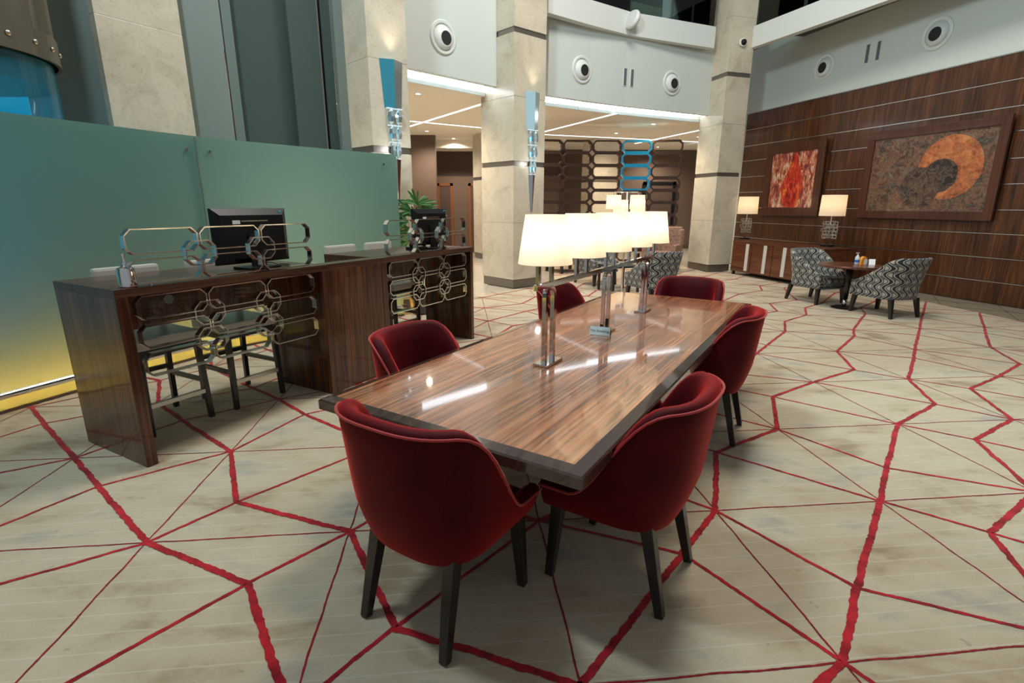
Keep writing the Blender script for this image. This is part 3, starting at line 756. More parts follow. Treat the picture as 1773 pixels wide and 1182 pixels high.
def sb_lamp(s, label):
    p = wl(s, 1.0); t = thing('table_lamp', label, 'table lamp', (p.x, p.y, SBH), math.atan2(WU.y, WU.x), 'drum shade lamps on the sideboard')
    MB().box(-.11,.11,-.075,.075,0,.035).build('base', 'black_plastic', t, bevel=.006)
    MB().tube([(0,0,.035),(0,0,.66)], .009, 8).build('stem', 'steel', t, smooth=True)
    mb = MB(); rg = random.Random(5)
    for i in range(4):
        for j in range(5):
            for _ in range(2):
                cx, cz = -.13+i*.085+rg.uniform(-.01,.01), .20+j*.068+rg.uniform(-.01,.01); w, h = rg.uniform(.03,.05), rg.uniform(.022,.036); y = rg.uniform(-.035,.03)
                for q in (((cx-w,y,cz-h),(cx+w,y,cz-h)), ((cx-w,y,cz+h),(cx+w,y,cz+h)), ((cx-w,y,cz-h),(cx-w,y,cz+h)), ((cx+w,y,cz-h),(cx+w,y,cz+h))): mb.bar(q[0], q[1], .007)
    mb.build('lattice', 'lattice_metal', t)
    mb = MB(); n = 32
    mb.lathe([(.235,.61),(.225,1.02)], n, cap=False); mb.build('lamp_shade', 'lamp_shade_cloth', t, smooth=True)
    MB().lathe([(.018,.72),(.032,.76),(.034,.80),(.02,.835),(.002,.845)], 16).build('bulb', 'paper_white', t, smooth=True)
    light('POINT', (p.x, p.y, SBH+.84), 3.0, (1,.66,.34), .05, name='sideboard_lamp_light')
sb_lamp(-3.85, 'table lamp with cream drum shade and lattice stem at the left end of the sideboard')
sb_lamp(-1.40, 'table lamp with cream drum shade and lattice stem between the two paintings')

# ------------------------------------------------------------------ upholstered chairs
def smooth(t): t = max(0, min(1, t)); return t*t*(3-2*t)
def shell_chair(root, hw, yf, yb0, yback, zb, hfun, th, tuck, lean, sidelean, mat, matin, pip, seatz, nT=44, expo=2.5, tuckh=.16):
    """U shaped upholstered shell: plan path from right arm front round the back to the left arm front"""
    path = []; nS = 9; nB = nT-2*nS
    for k in range(nS): path.append((hw, yf+(yb0-yf)*k/nS, (1,0)))
    for k in range(nB+1):
        a = PI*k/nB; c, s = math.cos(a), math.sin(a)
        x = hw*math.copysign(abs(c)**(2/expo), c); y = yb0-(yb0-yback)*abs(s)**(2/expo)
        nx, ny = math.copysign(abs(c)**(2-2/expo), c)/hw, -abs(s)**(2-2/expo)/(yb0-yback); l = math.hypot(nx, ny); path.append((x, y, (nx/l, ny/l)))
    for k in range(1, nS+1): path.append((-hw, yb0+(yf-yb0)*k/nS, (-1,0)))
    n = len(path); sec = []; rimo = []
    for i, (x, y, nn) in enumerate(path):
        h = hfun(x, y); bk = max(0, min(1, (yb0+.12-y)/(yb0+.12-yback)))
        ln = sidelean*(1-bk)+lean*bk
        def outp(z, o):
            f = max(0, (z-.46)/.44); tk = tuck*max(0, 1-(z-zb)/tuckh)**2.2
            q = o+ln*f-tk; return (x+nn[0]*q, y+nn[1]*q, z)
        row = []
        zs = [zb, zb+.02, zb+.05, zb+.10]+[zb+.10+(h-.03-zb-.10)*k/6 for k in range(1, 7)]
        for z in zs: row.append(outp(z, 0))
        row.append(outp(h-.008, -th*.12)); row.append(outp(h, -th*.4)); row.append(outp(h-.002, -th*.7)); row.append(outp(h-.022, -th*.98))
        zi = seatz-.02
        for k in range(1, 6): row.append(outp(h-.022+(zi-h+.022)*k/5, -th*(1+.25*k/5)))
        sec.append(row); rimo.append(outp(h-.016, .004))
    m = len(sec[0]); mb = MB(); vs = [p for r_ in sec for p in r_]
    fs = [(i*m+k, i*m+k+1, (i+1)*m+k+1, (i+1)*m+k) for i in range(n-1) for k in range(m-1)]
    # arm fronts
    fs += [tuple(range(m)), tuple((n-1)*m+k for k in range(m))[::-1]]
    mb.add(vs, fs)
    me = bpy.data.meshes.new('shell'); me.from_pydata(mb.v, [], mb.f); me.materials.append(MATS[mat]); 
    uvl = me.uv_layers.new(name='UVMap'); arc = [0]
    for i in range(1, n): arc.append(arc[-1]+math.dist(path[i][:2], path[i-1][:2]))
    for li, lp in enumerate(me.loops):
        vi = lp.vertex_index; i, k = divmod(vi, m); uvl.data[li].uv = (arc[i]+(0 if k < 12 else .03), vs[vi][2])
    for p in me.polygons: p.use_smooth = True
    try: me.set_sharp_from_angle(angle=R(60))
    except Exception: pass
    bm = bmesh.new(); bm.from_mesh(me); bmesh.ops.recalc_face_normals(bm, faces=bm.faces); bm.to_mesh(me); bm.free()
    link('shell', me, root)
    if pip: MB().tube(rimo, .0055, 6).build('piping', pip, root, smooth=True)
    # underside
    mb = MB(); bot = [r_[0] for r_ in sec]; nb = len(bot); zz = zb
    mb.add([(x, y, z) for x, y, z in bot]+[(x*.97, y, z+.012) for x, y, z in bot], [tuple(range(nb)), tuple(range(nb, 2*nb))[::-1]]+[(i, i+1, nb+i+1, nb+i) for i in range(nb-1)]+[(nb-1, 0, nb, 2*nb-1)])
    mb.build('underside', mat, root)
    # seat cushion
    ins = th*1.22; outl = []
    for i, (x, y, nn) in enumerate(path): outl.append((x-nn[0]*(ins+.004+(tuck*.0)), y-nn[1]*(ins+.004)))
    outl = outl[::2]
    outl[0] = (outl[0][0], yf-.012); outl[-1] = (outl[-1][0], yf-.012)
    cx = sum(p[0] for p in outl)/len(outl); cy = sum(p[1] for p in outl)/len(outl); lay = []
    for k, (sc, z) in enumerate(((.93,zb+.02),(1.0,zb+.04),(1.0,seatz-.035),(.985,seatz-.012),(.94,seatz),(.70,seatz+.014),(.35,seatz+.02))): lay.append([((p[0]-cx)*sc+cx, (p[1]-cy)*sc+cy, z) for p in outl])
    nn_ = len(outl); vs = [p for l in lay for p in l]; fs = []
    for a in range(len(lay)-1):
        for i in range(nn_): fs.append((a*nn_+i, a*nn_+(i+1) % nn_, (a+1)*nn_+(i+1) % nn_, (a+1)*nn_+i))
    fs += [tuple(range(nn_))[::-1], tuple((len(lay)-1)*nn_+i for i in range(nn_))]
    me = MB().add(vs, fs).mesh('seat', matin, smooth=True); uvl = me.uv_layers.new(name='UVMap')
    for li, lp in enumerate(me.loops): c = me.vertices[lp.vertex_index].co; uvl.data[li].uv = (c.x, c.y+c.z)
    link('seat', me, root)
def leg_mesh(w0, w1, top, foot):
    return MB().bar(foot, top, w1, w1, w0, up=(0,1,0))
def red_chair(label):
    t = thing('tub_chair', label, 'chair', (0,0,0), 0, 'red velvet tub chairs around the long table')
    def h(x, y): return .490+.415*smooth((.14-y)/.36)+.012*math.cos(x*5)
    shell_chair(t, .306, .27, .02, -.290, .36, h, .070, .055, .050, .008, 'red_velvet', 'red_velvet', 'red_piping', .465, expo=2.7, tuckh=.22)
    for sx in (-1, 1):
        leg_mesh(.052, .034, (sx*.185,-.165,.378), (sx*.205,-.25,0)).build('leg', 'dark_wood_leg', t, bevel=.003)
        leg_mesh(.052, .034, (sx*.215,.215,.37), (sx*.23,.245,0)).build('leg', 'dark_wood_leg', t, bevel=.003)
    return t
def face(az): return -R(az)     # chair front is +y; azimuth measured clockwise from +y
c1 = red_chair('red velvet tub chair at the near end of the table, fully visible from behind')
c1.location = (-.276,1.828,0); c1.rotation_euler = (0,0,face(32.7))
TU = Vector((.5176,.8556)); TN = Vector((.8556,-.5176))
dup(c1, (.504,2.034,0), face(-56.5), 'red velvet tub chair under the near right corner of the table')
dup(c1, (1.624-.25*.87,3.435+.25*.49,0), face(-61), 'red velvet tub chair on the right side of the table, second from the camera')
dup(c1, (1.665,4.90,0), face(211), 'red velvet tub chair at the far end of the table, only its back top showing')
dup(c1, (-.42,2.81,0), face(118), 'red velvet tub chair on the left side of the table, nearest the desks')
dup(c1, (.57,4.46,0), face(122), 'red velvet tub chair on the left side of the table behind the first chrome post')

# ------------------------------------------------------------------ long table
tb = thing('long_table', 'long glossy striped wood table with a dark edge, between six red chairs', 'table', (-.883,2.206,0), math.atan2(-.697,1.114))
TW, TL, TH = 1.315, 3.665, .75
# local x = across (near edge left->right), local y = along the table away from the camera
e = .055
MB().box(e, TW-e, e, TL-e, TH-.045, TH).build('tabletop', 'table_veneer', tb)
def rail(a, b, c, d, nm):
    # a,b outer corners; d,c inner corners (ccw); bevelled moulding
    vs = []
    for (p, z) in ((a,TH-.055),(b,TH-.055),(c,TH-.055),(d,TH-.055)): vs.append((p[0],p[1],z))
    o1 = [(a[0]*.88+d[0]*.12, a[1]*.88+d[1]*.12), (b[0]*.88+c[0]*.12, b[1]*.88+c[1]*.12)]
    vs += [(a[0],a[1],TH-.014),(b[0],b[1],TH-.014),(o1[0][0],o1[0][1],TH-.007),(o1[1][0],o1[1][1],TH-.007),(d[0],d[1],TH+.0015),(c[0],c[1],TH+.0015)]
    fs = [(0,1,2,3),(0,4,5,1),(4,6,7,5),(6,8,9,7),(8,3,2,9),(0,3,8,6,4),(1,5,7,9,2)]
    MB().add(vs, fs).build('edge_moulding', 'table_edge_wood', tb)
O = [(0,0),(TW,0),(TW,TL),(0,TL)]; I = [(e,e),(TW-e,e),(TW-e,TL-e),(e,TL-e)]
for k in range(4): rail(O[k], O[(k+1) % 4], I[(k+1) % 4], I[k], k)
MB().box(.18, TW-.18, .18, TL-.18, TH-.13, TH-.056).build('apron', 'table_edge_wood', tb)
for x in (.17, TW-.23):
    for y in (1.22, TL-.85): MB().box(x, x+.075, y, y+.075, 0, TH-.057).build('leg', 'base_metal', tb, bevel=.003)

# lamp fixture standing on the table
LB = [Vector((.201,2.755)), Vector((.646,3.49)), Vector((1.096,4.235))]
lf = thing('lamp_rail', 'chrome rail on three hooped posts carrying five cream shades, on the long table', 'lamp', (LB[0].x, LB[0].y, TH+.0016), math.atan2(.857,.515))
DS = [0, (LB[1]-LB[0]).length, (LB[2]-LB[0]).length]
def uflat(pts, w, d):   # chain of square bars
    mb = MB()
    for a, b in zip(pts[:-1], pts[1:]): mb.bar(a, b, w, d, up=(0,1,0))
    return mb
for s in DS:
    pts = [(s-.048,0,.012),(s-.048,0,.375)]+[(s-.048*math.cos(a), 0, .375+.048*math.sin(a)) for a in [PI*k/10 for k in range(1, 10)]]+[(s+.048,0,.375),(s+.048,0,.012)]
    uflat(pts, .024, .024).build('hoop_post', 'chrome', lf)
    MB().box(s-.095, s+.095, -.045, .045, 0, .012).build('base_plate', 'chrome', lf, bevel=.002)
MB().box(-.16, 1.93, -.012, .012, .424, .452).build('rail_bar', 'chrome', lf)
for k in range(5):
    s = -.055+k*.474
    for q in (-.075, .075): MB().box(s+q-.014, s+q+.014, -.008, .008, .4525, .575).build('stem', 'chrome', lf)
    MB().box(s-.089, s+.089, -.009, .009, .575, .592).build('stem_bridge', 'chrome', lf)
    mb = MB(); mb.lathe([(.143,.555),(.107,.803)], 40, (s,0,0), cap=False); mb.build('lamp_shade', 'lamp_shade_cloth', lf, smooth=True)
    p = LB[0]+Vector((.515,.857))*s
    light('POINT', (p.x, p.y, TH+.69), 1.5, (1,.84,.62), .035, name='shade_lamp_light')

# sign on the table
sg = thing('table_sign', 'small silver tent sign reading No Smoking beside the middle chrome post', 'sign', (.600,3.405,TH+.0016), math.atan2(-.44,.9)+R(2))
mb = MB(); mb.add([(-.07,-.022,0),(.07,-.022,0),(.07,-.004,.055),(-.07,-.004,.055),(-.07,-.019,0),(.07,-.019,0),(.07,-.0015,.055),(-.07,-.0015,.055)],
    [(0,1,2,3),(4,7,6,5),(0,4,5,1),(3,2,6,7),(0,3,7,4),(1,5,6,2)]); mb.build('front_plate', 'sign_silver', sg)
mb = MB(); mb.add([(-.07,.022,0),(.07,.022,0),(.07,.004,.055),(-.07,.004,.055),(-.07,.019,0),(.07,.019,0),(.07,.0,.0555),(-.07,.0,.0555)],
    [(0,1,2,3),(4,7,6,5),(0,4,5,1),(3,2,6,7),(0,3,7,4),(1,5,6,2)]); mb.build('back_plate', 'black_plastic', sg)
def text_part(txt, size, mat, parent, loc, rot, name='lettering'):
    cu = bpy.data.curves.new('t', 'FONT'); cu.body = txt; cu.size = size; cu.align_x = 'CENTER'; cu.align_y = 'CENTER'; cu.extrude = .0003
    ob = bpy.data.objects.new('t', cu); COL.objects.link(ob); bpy.context.view_layer.update()
    me = bpy.data.meshes.new_from_object(ob.evaluated_get(bpy.context.evaluated_depsgraph_get())); bpy.data.objects.remove(ob)
    me.materials.clear(); me.materials.append(MATS[mat]); o = link(name, me, parent, loc); o.rotation_euler = rot; return o
text_part('No Smoking', .0255, 'print_ink', sg, (0,-.0142,.0275), (math.atan2(.055,.018),0,0))

# ------------------------------------------------------------------ reception desks
DO = Vector((-2.285,2.928)); DU = Vector((.484,.875)); DZ = math.atan2(.875,.484)
def dl(s, y): return DO+DU*s+Vector((-.875,.484))*y
DH = 1.12
RW, RH, SW, SH = .43, .150, .205, .160
big = octring(RW, RH, .038, .0075, .045).mesh('octagon_ring', 'ring_chrome'); sml = octring(SW, SH, .043, .0075, .045).mesh('small_octagon_ring', 'ring_chrome')
def desk(s0, label, w=1.545):
    t = thing('reception_desk', label, 'desk', (*dl(s0, 0), 0), DZ, 'dark veneer reception desks')
    MB().box(0, w, 0, .76, DH-.05, DH).build('desktop', 'desktop_veneer', t, bevel=.002)
    MB().box(0, .066, 0, .76, 0, DH-.0505).build('side_panel', 'desk_veneer', t, bevel=.002)
    MB().box(w-.05, w, 0, .70, 0, DH-.0505).build('side_panel', 'desk_veneer', t, bevel=.002)
    mo = MB().box(.066, w-.05, .30, .325, .81, DH-.0505).build('modesty_panel', 'desk_veneer', t)
    MB().tube([(.44,.299,.975),(.44,.296,.975)], .032, 20).build('cable_port', 'grey_panel_light', mo)
    cx = [.317, .757, 1.200]; sx = [.535, .978]
    def ring(me, x, z, y, nm): link(nm, me, t, (x, y, z))
    for z in (.990, .812, .634):
        for x in cx: ring(big, x, z, .004, 'octagon_ring')
    for z in (.902, .724):
        for x in sx: ring(sml, x, z, -.006, 'small_octagon_ring')
    for z in (1.384, 1.206):
        for x in cx: ring(big, x, z, .004, 'octagon_ring')
    for x in sx: ring(sml, x, 1.295, -.006, 'small_octagon_ring')
    for x, z in [(x, z) for x in (.22,.86,1.30) for z in (1.1245,)]:
        MB().tube([(x,.03,DH),(x,.03,1.1345)], .008, 8).build('standoff', 'chrome', t)
    return t
desk(0, 'near dark veneer reception desk with chrome octagon screens, closest to the camera')
desk(2.195, 'far dark veneer reception desk with chrome octagon screens, beside the plant', 1.555)
dp = dl(1.547, 0)
cp = thing('desk_link_panel', 'broad veneer block joining the two reception desks', 'panel', (dp.x, dp.y, 0), DZ)
MB().box(0, .645, .002, .14, 0, DH-.0505).build('block', 'desk_veneer', cp, bevel=.002)
MB().box(0, .645, .002, .14, DH-.05, DH).build('block_top', 'desktop_veneer', cp)
cw = thing('power_cable', 'thin white cable hanging inside the near reception desk', 'cable', (*dl(1.30,.45), 0), DZ)
MB().tube([(0,0,1.06),(.01,.02,.9),(-.01,.01,.62),(.02,-.01,.42),(.04,.0,.30),(.02,.01,.22)], .003, 6).build('cable', 'cable_white', cw, smooth=True)

def stool(s, y, label):
    p = dl(s, y); t = thing('counter_stool', label, 'stool', (p.x, p.y, 0), DZ, 'counter stools behind the reception desks')
    # local -y is the front (towards the desk front)
    for sx in (-1, 1):
        leg_mesh(.040, .034, (sx*.20,-.20,.60), (sx*.215,-.225,0)).build('leg', 'dark_wood_leg', t, bevel=.002)
        leg_mesh(.040, .034, (sx*.19,.20,1.00), (sx*.20,.235,0)).build('leg', 'dark_wood_leg', t, bevel=.002)
        MB().bar((sx*.208,-.215,.30), (sx*.198,.215,.30), .022, .034).build('stretcher', 'dark_wood_leg', t)
    MB().bar((-.21,-.218,.22), (.21,-.218,.22), .03, .03).build('footrest', 'steel', t)
    MB().bar((-.20,.215,.36), (.20,.215,.36), .022, .034).build('stretcher', 'dark_wood_leg', t)
    MB().box(-.225,.225,-.225,.215,.575,.62).build('seat_frame', 'dark_wood_leg', t)
    MB().box(-.23,.23,-.235,.215,.62,.70).build('seat', 'silver_leather', t, bevel=.018)
    MB().box(-.215,.215,.165,.225,.92,1.165).build('backrest', 'silver_leather', t, bevel=.02)
for s, y, w in ((.47,.665,'behind the near desk, left one'), (1.09,.635,'behind the near desk, right one'), (2.72,.90,'behind the far desk, left one'), (3.32,.90,'behind the far desk, right one')):
    stool(s, y, 'silver leather counter stool with black legs '+w)

def monitor(s, y, label, k=1.0):
    p = dl(s, y); t = thing('monitor', label, 'monitor', (p.x, p.y, DH), DZ, 'black monitors on the reception desks')
    # screen faces +y (staff side); we see the back
    w, h = .62*k, .405*k; z0 = .045; tl = .05
    mb = MB(); d = .03
    q = [(-w/2,z0),(w/2,z0),(w/2,z0+h),(-w/2,z0+h)]; iq = [(-w/2+.05,z0+.04),(w/2-.05,z0+.04),(w/2-.05,z0+h-.05),(-w/2+.05,z0+h-.05)]
    vs = [(x,.02,z) for x, z in q]+[(x,0,z) for x, z in q]+[(x,-.035,z) for x, z in iq]
    mb.add(vs, [(0,1,2,3),(0,4,5,1),(1,5,6,2),(2,6,7,3),(3,7,4,0),(4,8,9,5),(5,9,10,6),(6,10,11,7),(7,11,8,4),(8,11,10,9)]); mb.build('back_shell', 'black_plastic', t, bevel=.002)
    MB().box(-w/2+.012, w/2-.012, .0205, .0225, z0+.015, z0+h-.012).build('screen', 'gap_black', t)
    MB().box(-.10,.12,-.038,-.0352,z0+h-.095,z0+h-.088).build('vent_slot', 'steel', t)
    MB().box(-.17,-.11,-.037,-.0352,z0+h-.112,z0+h-.085).build('sticker', 'sticker', t)
    MB().tube([(w/2-.065,-.022,z0+h-.022),(w/2-.065,-.026,z0+h-.024)], .010, 14).build('badge', 'blue_chrome', t)
    MB().box(-.06,.06,-.055,-.0355,.02,.26).build('neck', 'black_plastic', t, bevel=.004)
    MB().box(-.13,.13,-.13,.09,0,.018).build('base', 'black_plastic', t, bevel=.005)
    if k == 1.0: MB().tube([(.03,-.06,.05),(.10,-.09,.035),(.16,-.06,.012),(.20,-.10,.008),(.27,-.05,.008),(.24,.04,.008)], .004, 6).build('cable', 'black_plastic', t, smooth=True)
    else: MB().tube([(.20,-.02,.40),(.17,-.03,.33),(.16,-.05,.2)], .003, 6).build('cable', 'cable_white', t, smooth=True)
monitor(1.105, .28, 'large black monitor seen from behind on the near reception desk')
monitor(3.31, .28, 'large black monitor seen from behind on the far reception desk, by the plant', .97)
p = dl(3.08,.30); tp = thing('desk_telephone', 'black desk telephone behind the chrome screen on the far desk', 'telephone', (p.x, p.y, DH), DZ+R(-10))
MB().box(-.09,.09,-.08,.08,0,.035).build('body', 'black_plastic', tp, bevel=.008)
MB().tube([(-.10,-.02,.055),(-.06,-.02,.062),(.06,-.02,.062),(.10,-.02,.055)], [.026,.017,.017,.026], 12).build('handset', 'black_plastic', tp, smooth=True)
p = dl(.115,.075); bt = thing('soap_dispenser', 'polished chrome pump bottle at the front left corner of the near desk', 'bottle', (p.x, p.y, DH), DZ)
MB().lathe([(.044,0),(.049,.004),(.049,.090),(.044,.112),(.020,.124),(.014,.130)], 28).build('body', 'chrome', bt, auto=45)
MB().lathe([(.018,.1305),(.018,.145),(.009,.147),(.009,.180),(.014,.182),(.014,.198),(.001,.2)], 18).build('pump', 'chrome', bt, auto=45)
MB().tube([(0,0,.190),(-.02,-.035,.188)], .005, 8).build('spout', 'chrome', bt)

# ------------------------------------------------------------------ crystal wall sconces
def sconce(f, r, s0, s1, z_top, z_mid, z_low, z_bot, label, lab2):
    f, r = Vector(f), Vector(r); d = (r-f).normalized(); a = math.atan2(d.y, d.x); c = (s0+s1)/2; w = (s1-s0)*1.2
    p = f+d*c; t = thing('wall_sconce', label, 'wall lamp', (p.x, p.y, 0), a, 'tapering mirrored crystal wall lamps')
    H = z_top-z_bot
    def hw(z): return w/2*(.16+.84*((z-z_bot)/H)**.9)
    def dep(z): return .02+.07*((z-z_bot)/H)
    def half(z0, z1, side, nm, mat):
        vs = []
        for z in (z0, z1):
            x, y = hw(z)*side, dep(z); vs += [(0,-y,z),(x,-.004,z),(0,-.004,z)]
        MB().add(vs, [(0,1,2),(3,5,4),(0,3,4,1),(1,4,5,2),(2,5,3,0)]).build(nm, mat, t)
    half(z_mid, z_top, -1, 'mirror_face', lab2[0]); half(z_mid, z_top, 1, 'mirror_face', lab2[1])
    half(z_bot, z_low, -1, 'lower_blade', 'chrome'); half(z_bot, z_low, 1, 'lower_blade', 'bronze_chrome')
    # crystals
    n = 3; hz = (z_mid-z_low)/n
    for k in range(n):
        zc = z_low+hz*(k+.5)
        for side in (-1, 1):
            x = hw(zc)*.48*side; y = dep(zc)*.62; rr_ = hw(zc)*.46
            MB().lathe([(.002,-hz*.48),(rr_*.75,-hz*.30),(rr_,0),(rr_*.7,hz*.28),(.002,hz*.48)], 6, (x,-y,zc)).build('crystal', 'crystal' if 'crystal' in MATS else (plain('crystal', (.72,.90,.95), .03, metal=.85) and 'crystal'), t)
    for k in range(n+1):
        zc = z_low+hz*k
        MB().box(-hw(zc)*.9, hw(zc)*.9, -dep(zc)*.75, -.004, zc-.006, zc+.006).build('glow_plate', 'crystal_glow', t)
    o = Vector((d.y, -d.x)); q = p+o*.12
    light('SPOT', (q.x, q.y, z_top+.03), 9, (1,.86,.66), .05, target=(p.x-o.x*.05, p.y-o.y*.05, z_top+1.4), spot=80, blend=1, name='sconce_light')
    q = p+o*.25; light('POINT', (q.x, q.y, (z_mid+z_low)/2-.2), 2.5, (.92,.96,1), .05, name='sconce_light')
sconce(P1f, P1r, .20, .50, 3.53, 2.91, 2.24, 1.6, 'tapering mirrored wall lamp with crystals and a painted cyan reflection on the left stone pillar', ('sconce_cyan_reflection','sconce_grey'))
sconce(P2f, P2r, .30, .60, 3.63, 2.97, 2.17, 1.48, 'tapering mirrored wall lamp with crystals on the middle stone pillar', ('sconce_pale_reflection','sconce_grey'))

# ------------------------------------------------------------------ lounge corner
def lounge_chair(label, group='swirl patterned lounge armchairs'):
    t = thing('lounge_armchair', label, 'armchair', (0,0,0), 0, group)
    def h(x, y): return .50+.385*max(0, min(1, (.33-y)/.62))**1.15
    shell_chair(t, .315, .36, -.06, -.34, .27, h, .075, .012, .10, .02, 'swirl_fabric', 'swirl_fabric', None, .44, expo=3.2)
    for sx in (-1, 1):
        leg_mesh(.060, .040, (sx*.25,-.27,.28), (sx*.27,-.33,0)).build('leg', 'dark_wood_leg', t, bevel=.003)
        leg_mesh(.060, .042, (sx*.26,.30,.28), (sx*.28,.325,0)).build('leg', 'dark_wood_leg', t, bevel=.003)
    return t
l1 = lounge_chair('swirl patterned armchair left of the small round table, in front of the sideboard')
l1.location = (5.27,8.92,0); l1.rotation_euler = (0,0,face(163))
dup(l1, (5.72,7.81,0), face(-17), 'swirl patterned armchair right of the small round table, nearest the wood wall')
dup(l1, (2.38,8.72,0), face(-24), 'swirl patterned armchair with its back to the long table, beyond its far end')
dup(l1, (1.75,10.9,0), face(150), 'swirl patterned armchair facing the camera behind the lamp rail')
rt = thing('round_side_table', 'small round dark wood pedestal table between the two patterned armchairs', 'table', (5.42,8.30,0))
MB().lathe([(.001,.665),(.44,.665),(.455,.672),(.455,.69),(.445,.70),(.001,.70)], 48).build('tabletop', 'sideboard_veneer', rt, auto=40)
MB().lathe([(.035,.14),(.045,.40),(.055,.665)], 20).build('column', 'dark_wood_leg', rt, smooth=True)
MB().lathe([(.030,.016),(.034,.14)], 20).build('column_foot', 'chrome', rt, smooth=True)
MB().lathe([(.19,0),(.19,.008),(.17,.016),(.001,.018)], 36).build('base_disc', 'dark_wood_leg', rt)
TZ = .7005
def on_table(x, y): return (5.42+x, 8.30+y, TZ)
b = thing('sanitizer_bottle', 'clear pump bottle with blue liquid on the small round table', 'bottle', on_table(.10,.02))
MB().lathe([(.030,0),(.033,.006),(.033,.11),(.022,.13),(.014,.138)], 20).build('body', 'clear_plastic', b, smooth=True)
MB().lathe([(.0335,.035),(.0335,.075)], 20, cap=False).build('label_band', 'blue_liquid', b, smooth=True)
MB().lathe([(.015,.138),(.015,.155),(.006,.157),(.006,.180)], 12).build('pump', 'plastic_white', b)
MB().bar((.015,0,.183), (-.035,-.01,.180), .014, .010).build('nozzle', 'plastic_white', b)
b = thing('wipes_packet', 'orange and white soft packet standing beside the pump bottle', 'packet', on_table(.185,.0), R(10))
mb = MB(); vs = []
for k in range(9):
    a = PI*k/8; vs += [(-.055*math.cos(a), -.025, .045+.085*math.sin(a)), (-.055*math.cos(a), .025, .045+.085*math.sin(a))]
vs += [(.055,-.025,0),(.055,.025,0),(-.055,-.025,0),(-.055,.025,0)]
idx = [20,*range(0,18,2),18]; idy = [21,*range(1,18,2),19]
mb.add(vs, [tuple(idx), tuple(idy)[::-1]]+[(idx[i], idy[i], idy[(i+1) % len(idx)], idx[(i+1) % len(idx)]) for i in range(len(idx))]); mb.build('packet', 'orange_label', b)
MB().box(.0,.052,-.0285,-.0255,.004,.085).build('white_side', 'paper_white', b)
b = thing('tent_card', 'small white tent card at the right edge of the round table', 'card', on_table(.31,-.02), R(-15))
mb = MB(); mb.add([(-.045,-.03,.0),(.045,-.03,.0),(.06,.03,.085),(-.03,.03,.085),(-.045,-.028,.0),(.045,-.028,.0),(.06,.032,.085),(-.03,.032,.085)], [(0,1,2,3),(4,7,6,5),(0,4,5,1),(3,2,6,7),(0,3,7,4),(1,5,6,2)]); mb.build('front', 'paper_white', b)
mb = MB(); mb.add([(-.04,.06,0),(.05,.06,0),(.06,.034,.083),(-.03,.034,.083),(-.04,.062,0),(.05,.062,0),(.06,.036,.083),(-.03,.036,.083)], [(0,1,2,3),(4,7,6,5),(0,4,5,1),(3,2,6,7),(0,3,7,4),(1,5,6,2)]); mb.build('back', 'paper_white', b)

# brown damask wing chairs further back
def wing_chair(x, y, az, label):
    t = thing('wing_chair', label, 'armchair', (x,y,0), face(az), 'brown damask chairs in the far seating group')
    MB().box(-.40,.40,-.35,.38,.20,.46).build('seat', 'brown_damask', t, bevel=.03)
    for sx in (-1, 1):
        MB().box(min(sx*.31,sx*.43), max(sx*.31,sx*.43), -.38, .40, .20, .66).build('arm', 'brown_damask', t, bevel=.035)
        MB().box(min(sx*.34,sx*.44), max(sx*.34,sx*.44), -.40, -.10, .62, 1.02).build('wing', 'brown_damask', t, bevel=.03)
        for yy in (-.32,.32): MB().box(sx*.36-.03, sx*.36+.03, yy-.03, yy+.03, 0, .21).build('leg', 'dark_wood_leg', t)
    MB().box(-.38,.38,-.44,-.30,.20,1.08).build('backrest', 'brown_damask', t, bevel=.04)
wing_chair(1.35,13.0,150,'brown damask wing chair near the middle pillar, facing the camera')
wing_chair(3.85,13.4,-150,'brown damask wing chair beside the far right pillar, facing left')
ct = thing('coffee_table', 'low dark coffee table among the far armchairs', 'table', (2.05,9.95,0), R(20))
MB().box(-.3,.3,-.3,.3,.47,.50).build('tabletop', 'black_plastic', ct, bevel=.003)
for x in (-.27,.27):
    for y in (-.27,.27): MB().box(x-.02,x+.02,y-.02,y+.02,0,.47).build('leg', 'dark_wood_leg', ct)
# floor lamp with four shades
flp = thing('floor_lamp', 'chrome floor lamp with a cluster of four small cream shades beyond the table', 'floor lamp', (2.02,9.45,0))
MB().lathe([(.16,0),(.16,.015),(.02,.03)], 28).build('base', 'chrome', flp)
MB().tube([(0,0,.02),(0,0,1.83)], .014, 10).build('pole', 'steel', flp, smooth=True)
for k, (x, y) in enumerate(((-.22,.05),(-.05,.24),(.18,-.04),(.26,.24))):
    zt = 1.78 if k % 2 == 0 else 1.70
    MB().tube([(0,0,1.83),(x,y,1.83),(x,y,zt-.06)], .008, 8).build('arm', 'chrome', flp)
    mb = MB(); mb.lathe([(.135,zt-.24),(.125,zt)], 28, (x,y,0), cap=False); mb.build('lamp_shade', 'lamp_shade_cloth', flp, smooth=True)
    light('POINT', (2.02+x, 9.45+y, zt-.12), 1.0, (1,.85,.62), .03, name='floor_lamp_light')

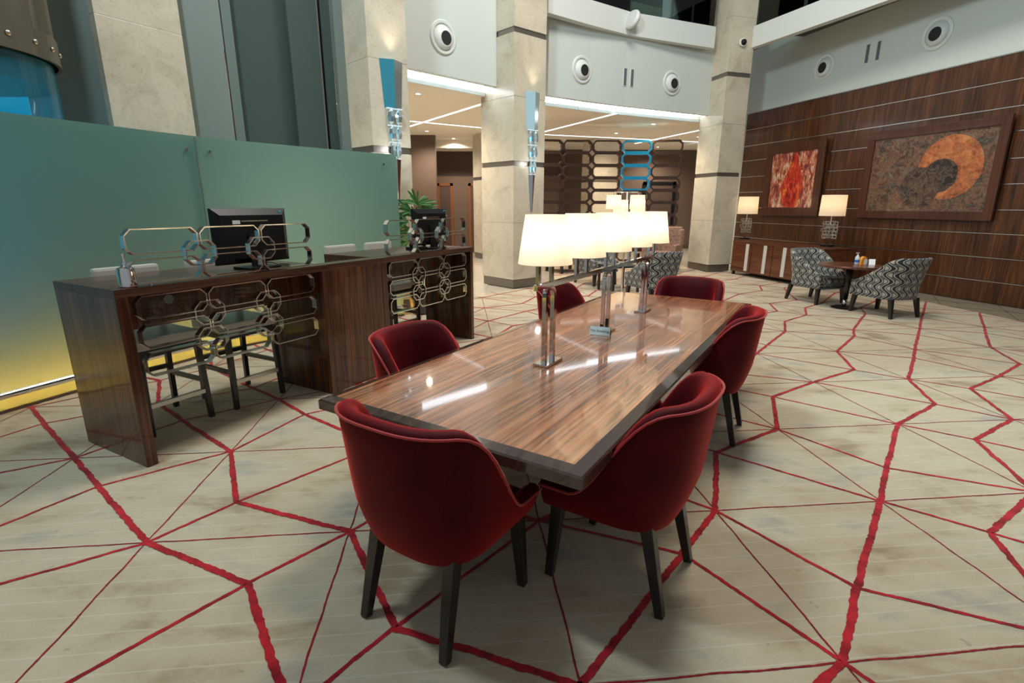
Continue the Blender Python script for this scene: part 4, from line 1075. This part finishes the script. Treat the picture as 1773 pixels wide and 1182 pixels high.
# ------------------------------------------------------------------ plant
pt = thing('potted_palm', 'potted lady palm with narrow fanned leaves behind the far reception desk', 'plant', (-1.38,7.75,0))
MB().lathe([(.13,0),(.16,.02),(.20,.38),(.18,.38),(.17,.34),(.001,.34)], 28).build('pot', 'pot_brown', pt, auto=40)
rg = random.Random(21)
FANS = [(0,0,1.60,8,172,13,.31), (.05,.05,1.50,20,110,7,.28), (-.10,.03,1.50,110,215,9,.30), (-.14,-.02,1.36,120,220,9,.30), (-.10,.04,1.22,130,230,8,.30), (-.14,0,1.08,130,230,7,.28),
        (.12,0,1.44,-10,30,4,.34), (.04,-.05,1.30,40,140,7,.26), (.02,.06,1.10,60,150,6,.25), (-.05,.10,1.42,60,160,7,.28)]
for fx, fy, z, a0, a1, n, L0 in FANS:
    MB().tube([(fx*.3,fy*.3,.34),(fx*.7,fy*.7,z*.7),(fx,fy,z)], [.008,.007,.005], 6).build('cane', 'leaf_dark', pt, smooth=True)
    c = Vector((fx, fy, z)); mb = MB()
    for q in range(n):
        ph = R(a0+(a1-a0)*(q+.5)/n+rg.uniform(-5,5)); L_ = L0*rg.uniform(.8,1.1); yy = rg.uniform(-.55,.55)
        d = Vector((math.cos(ph), yy, math.sin(ph))).normalized(); sd = d.cross(Vector((.2*math.sin(ph*3),-1,.3))).normalized(); up = sd.cross(d)
        w = rg.uniform(.015,.021)
        p = [c+d*L_*t_-Vector((0,0,1))*(t_*t_*.07) for t_ in (0,.25,.75,1.0)]
        ws = [.005, w, w*.9, .005]; vs = []
        for pp, w_ in zip(p, ws): vs += [pp-sd*w_+up*w_*.4, pp-up*.0015, pp+sd*w_+up*w_*.4, pp+up*.0015]
        fs = []
        for i in range(3):
            for e_ in range(4): fs.append((i*4+e_, i*4+(e_+1) % 4, (i+1)*4+(e_+1) % 4, (i+1)*4+e_))
        fs += [(0,1,2,3),(15,14,13,12)]
        mb.add(vs, fs)
    mb.build('leaf_fan', rg.choice(['leaf_dark','leaf_light']), pt)
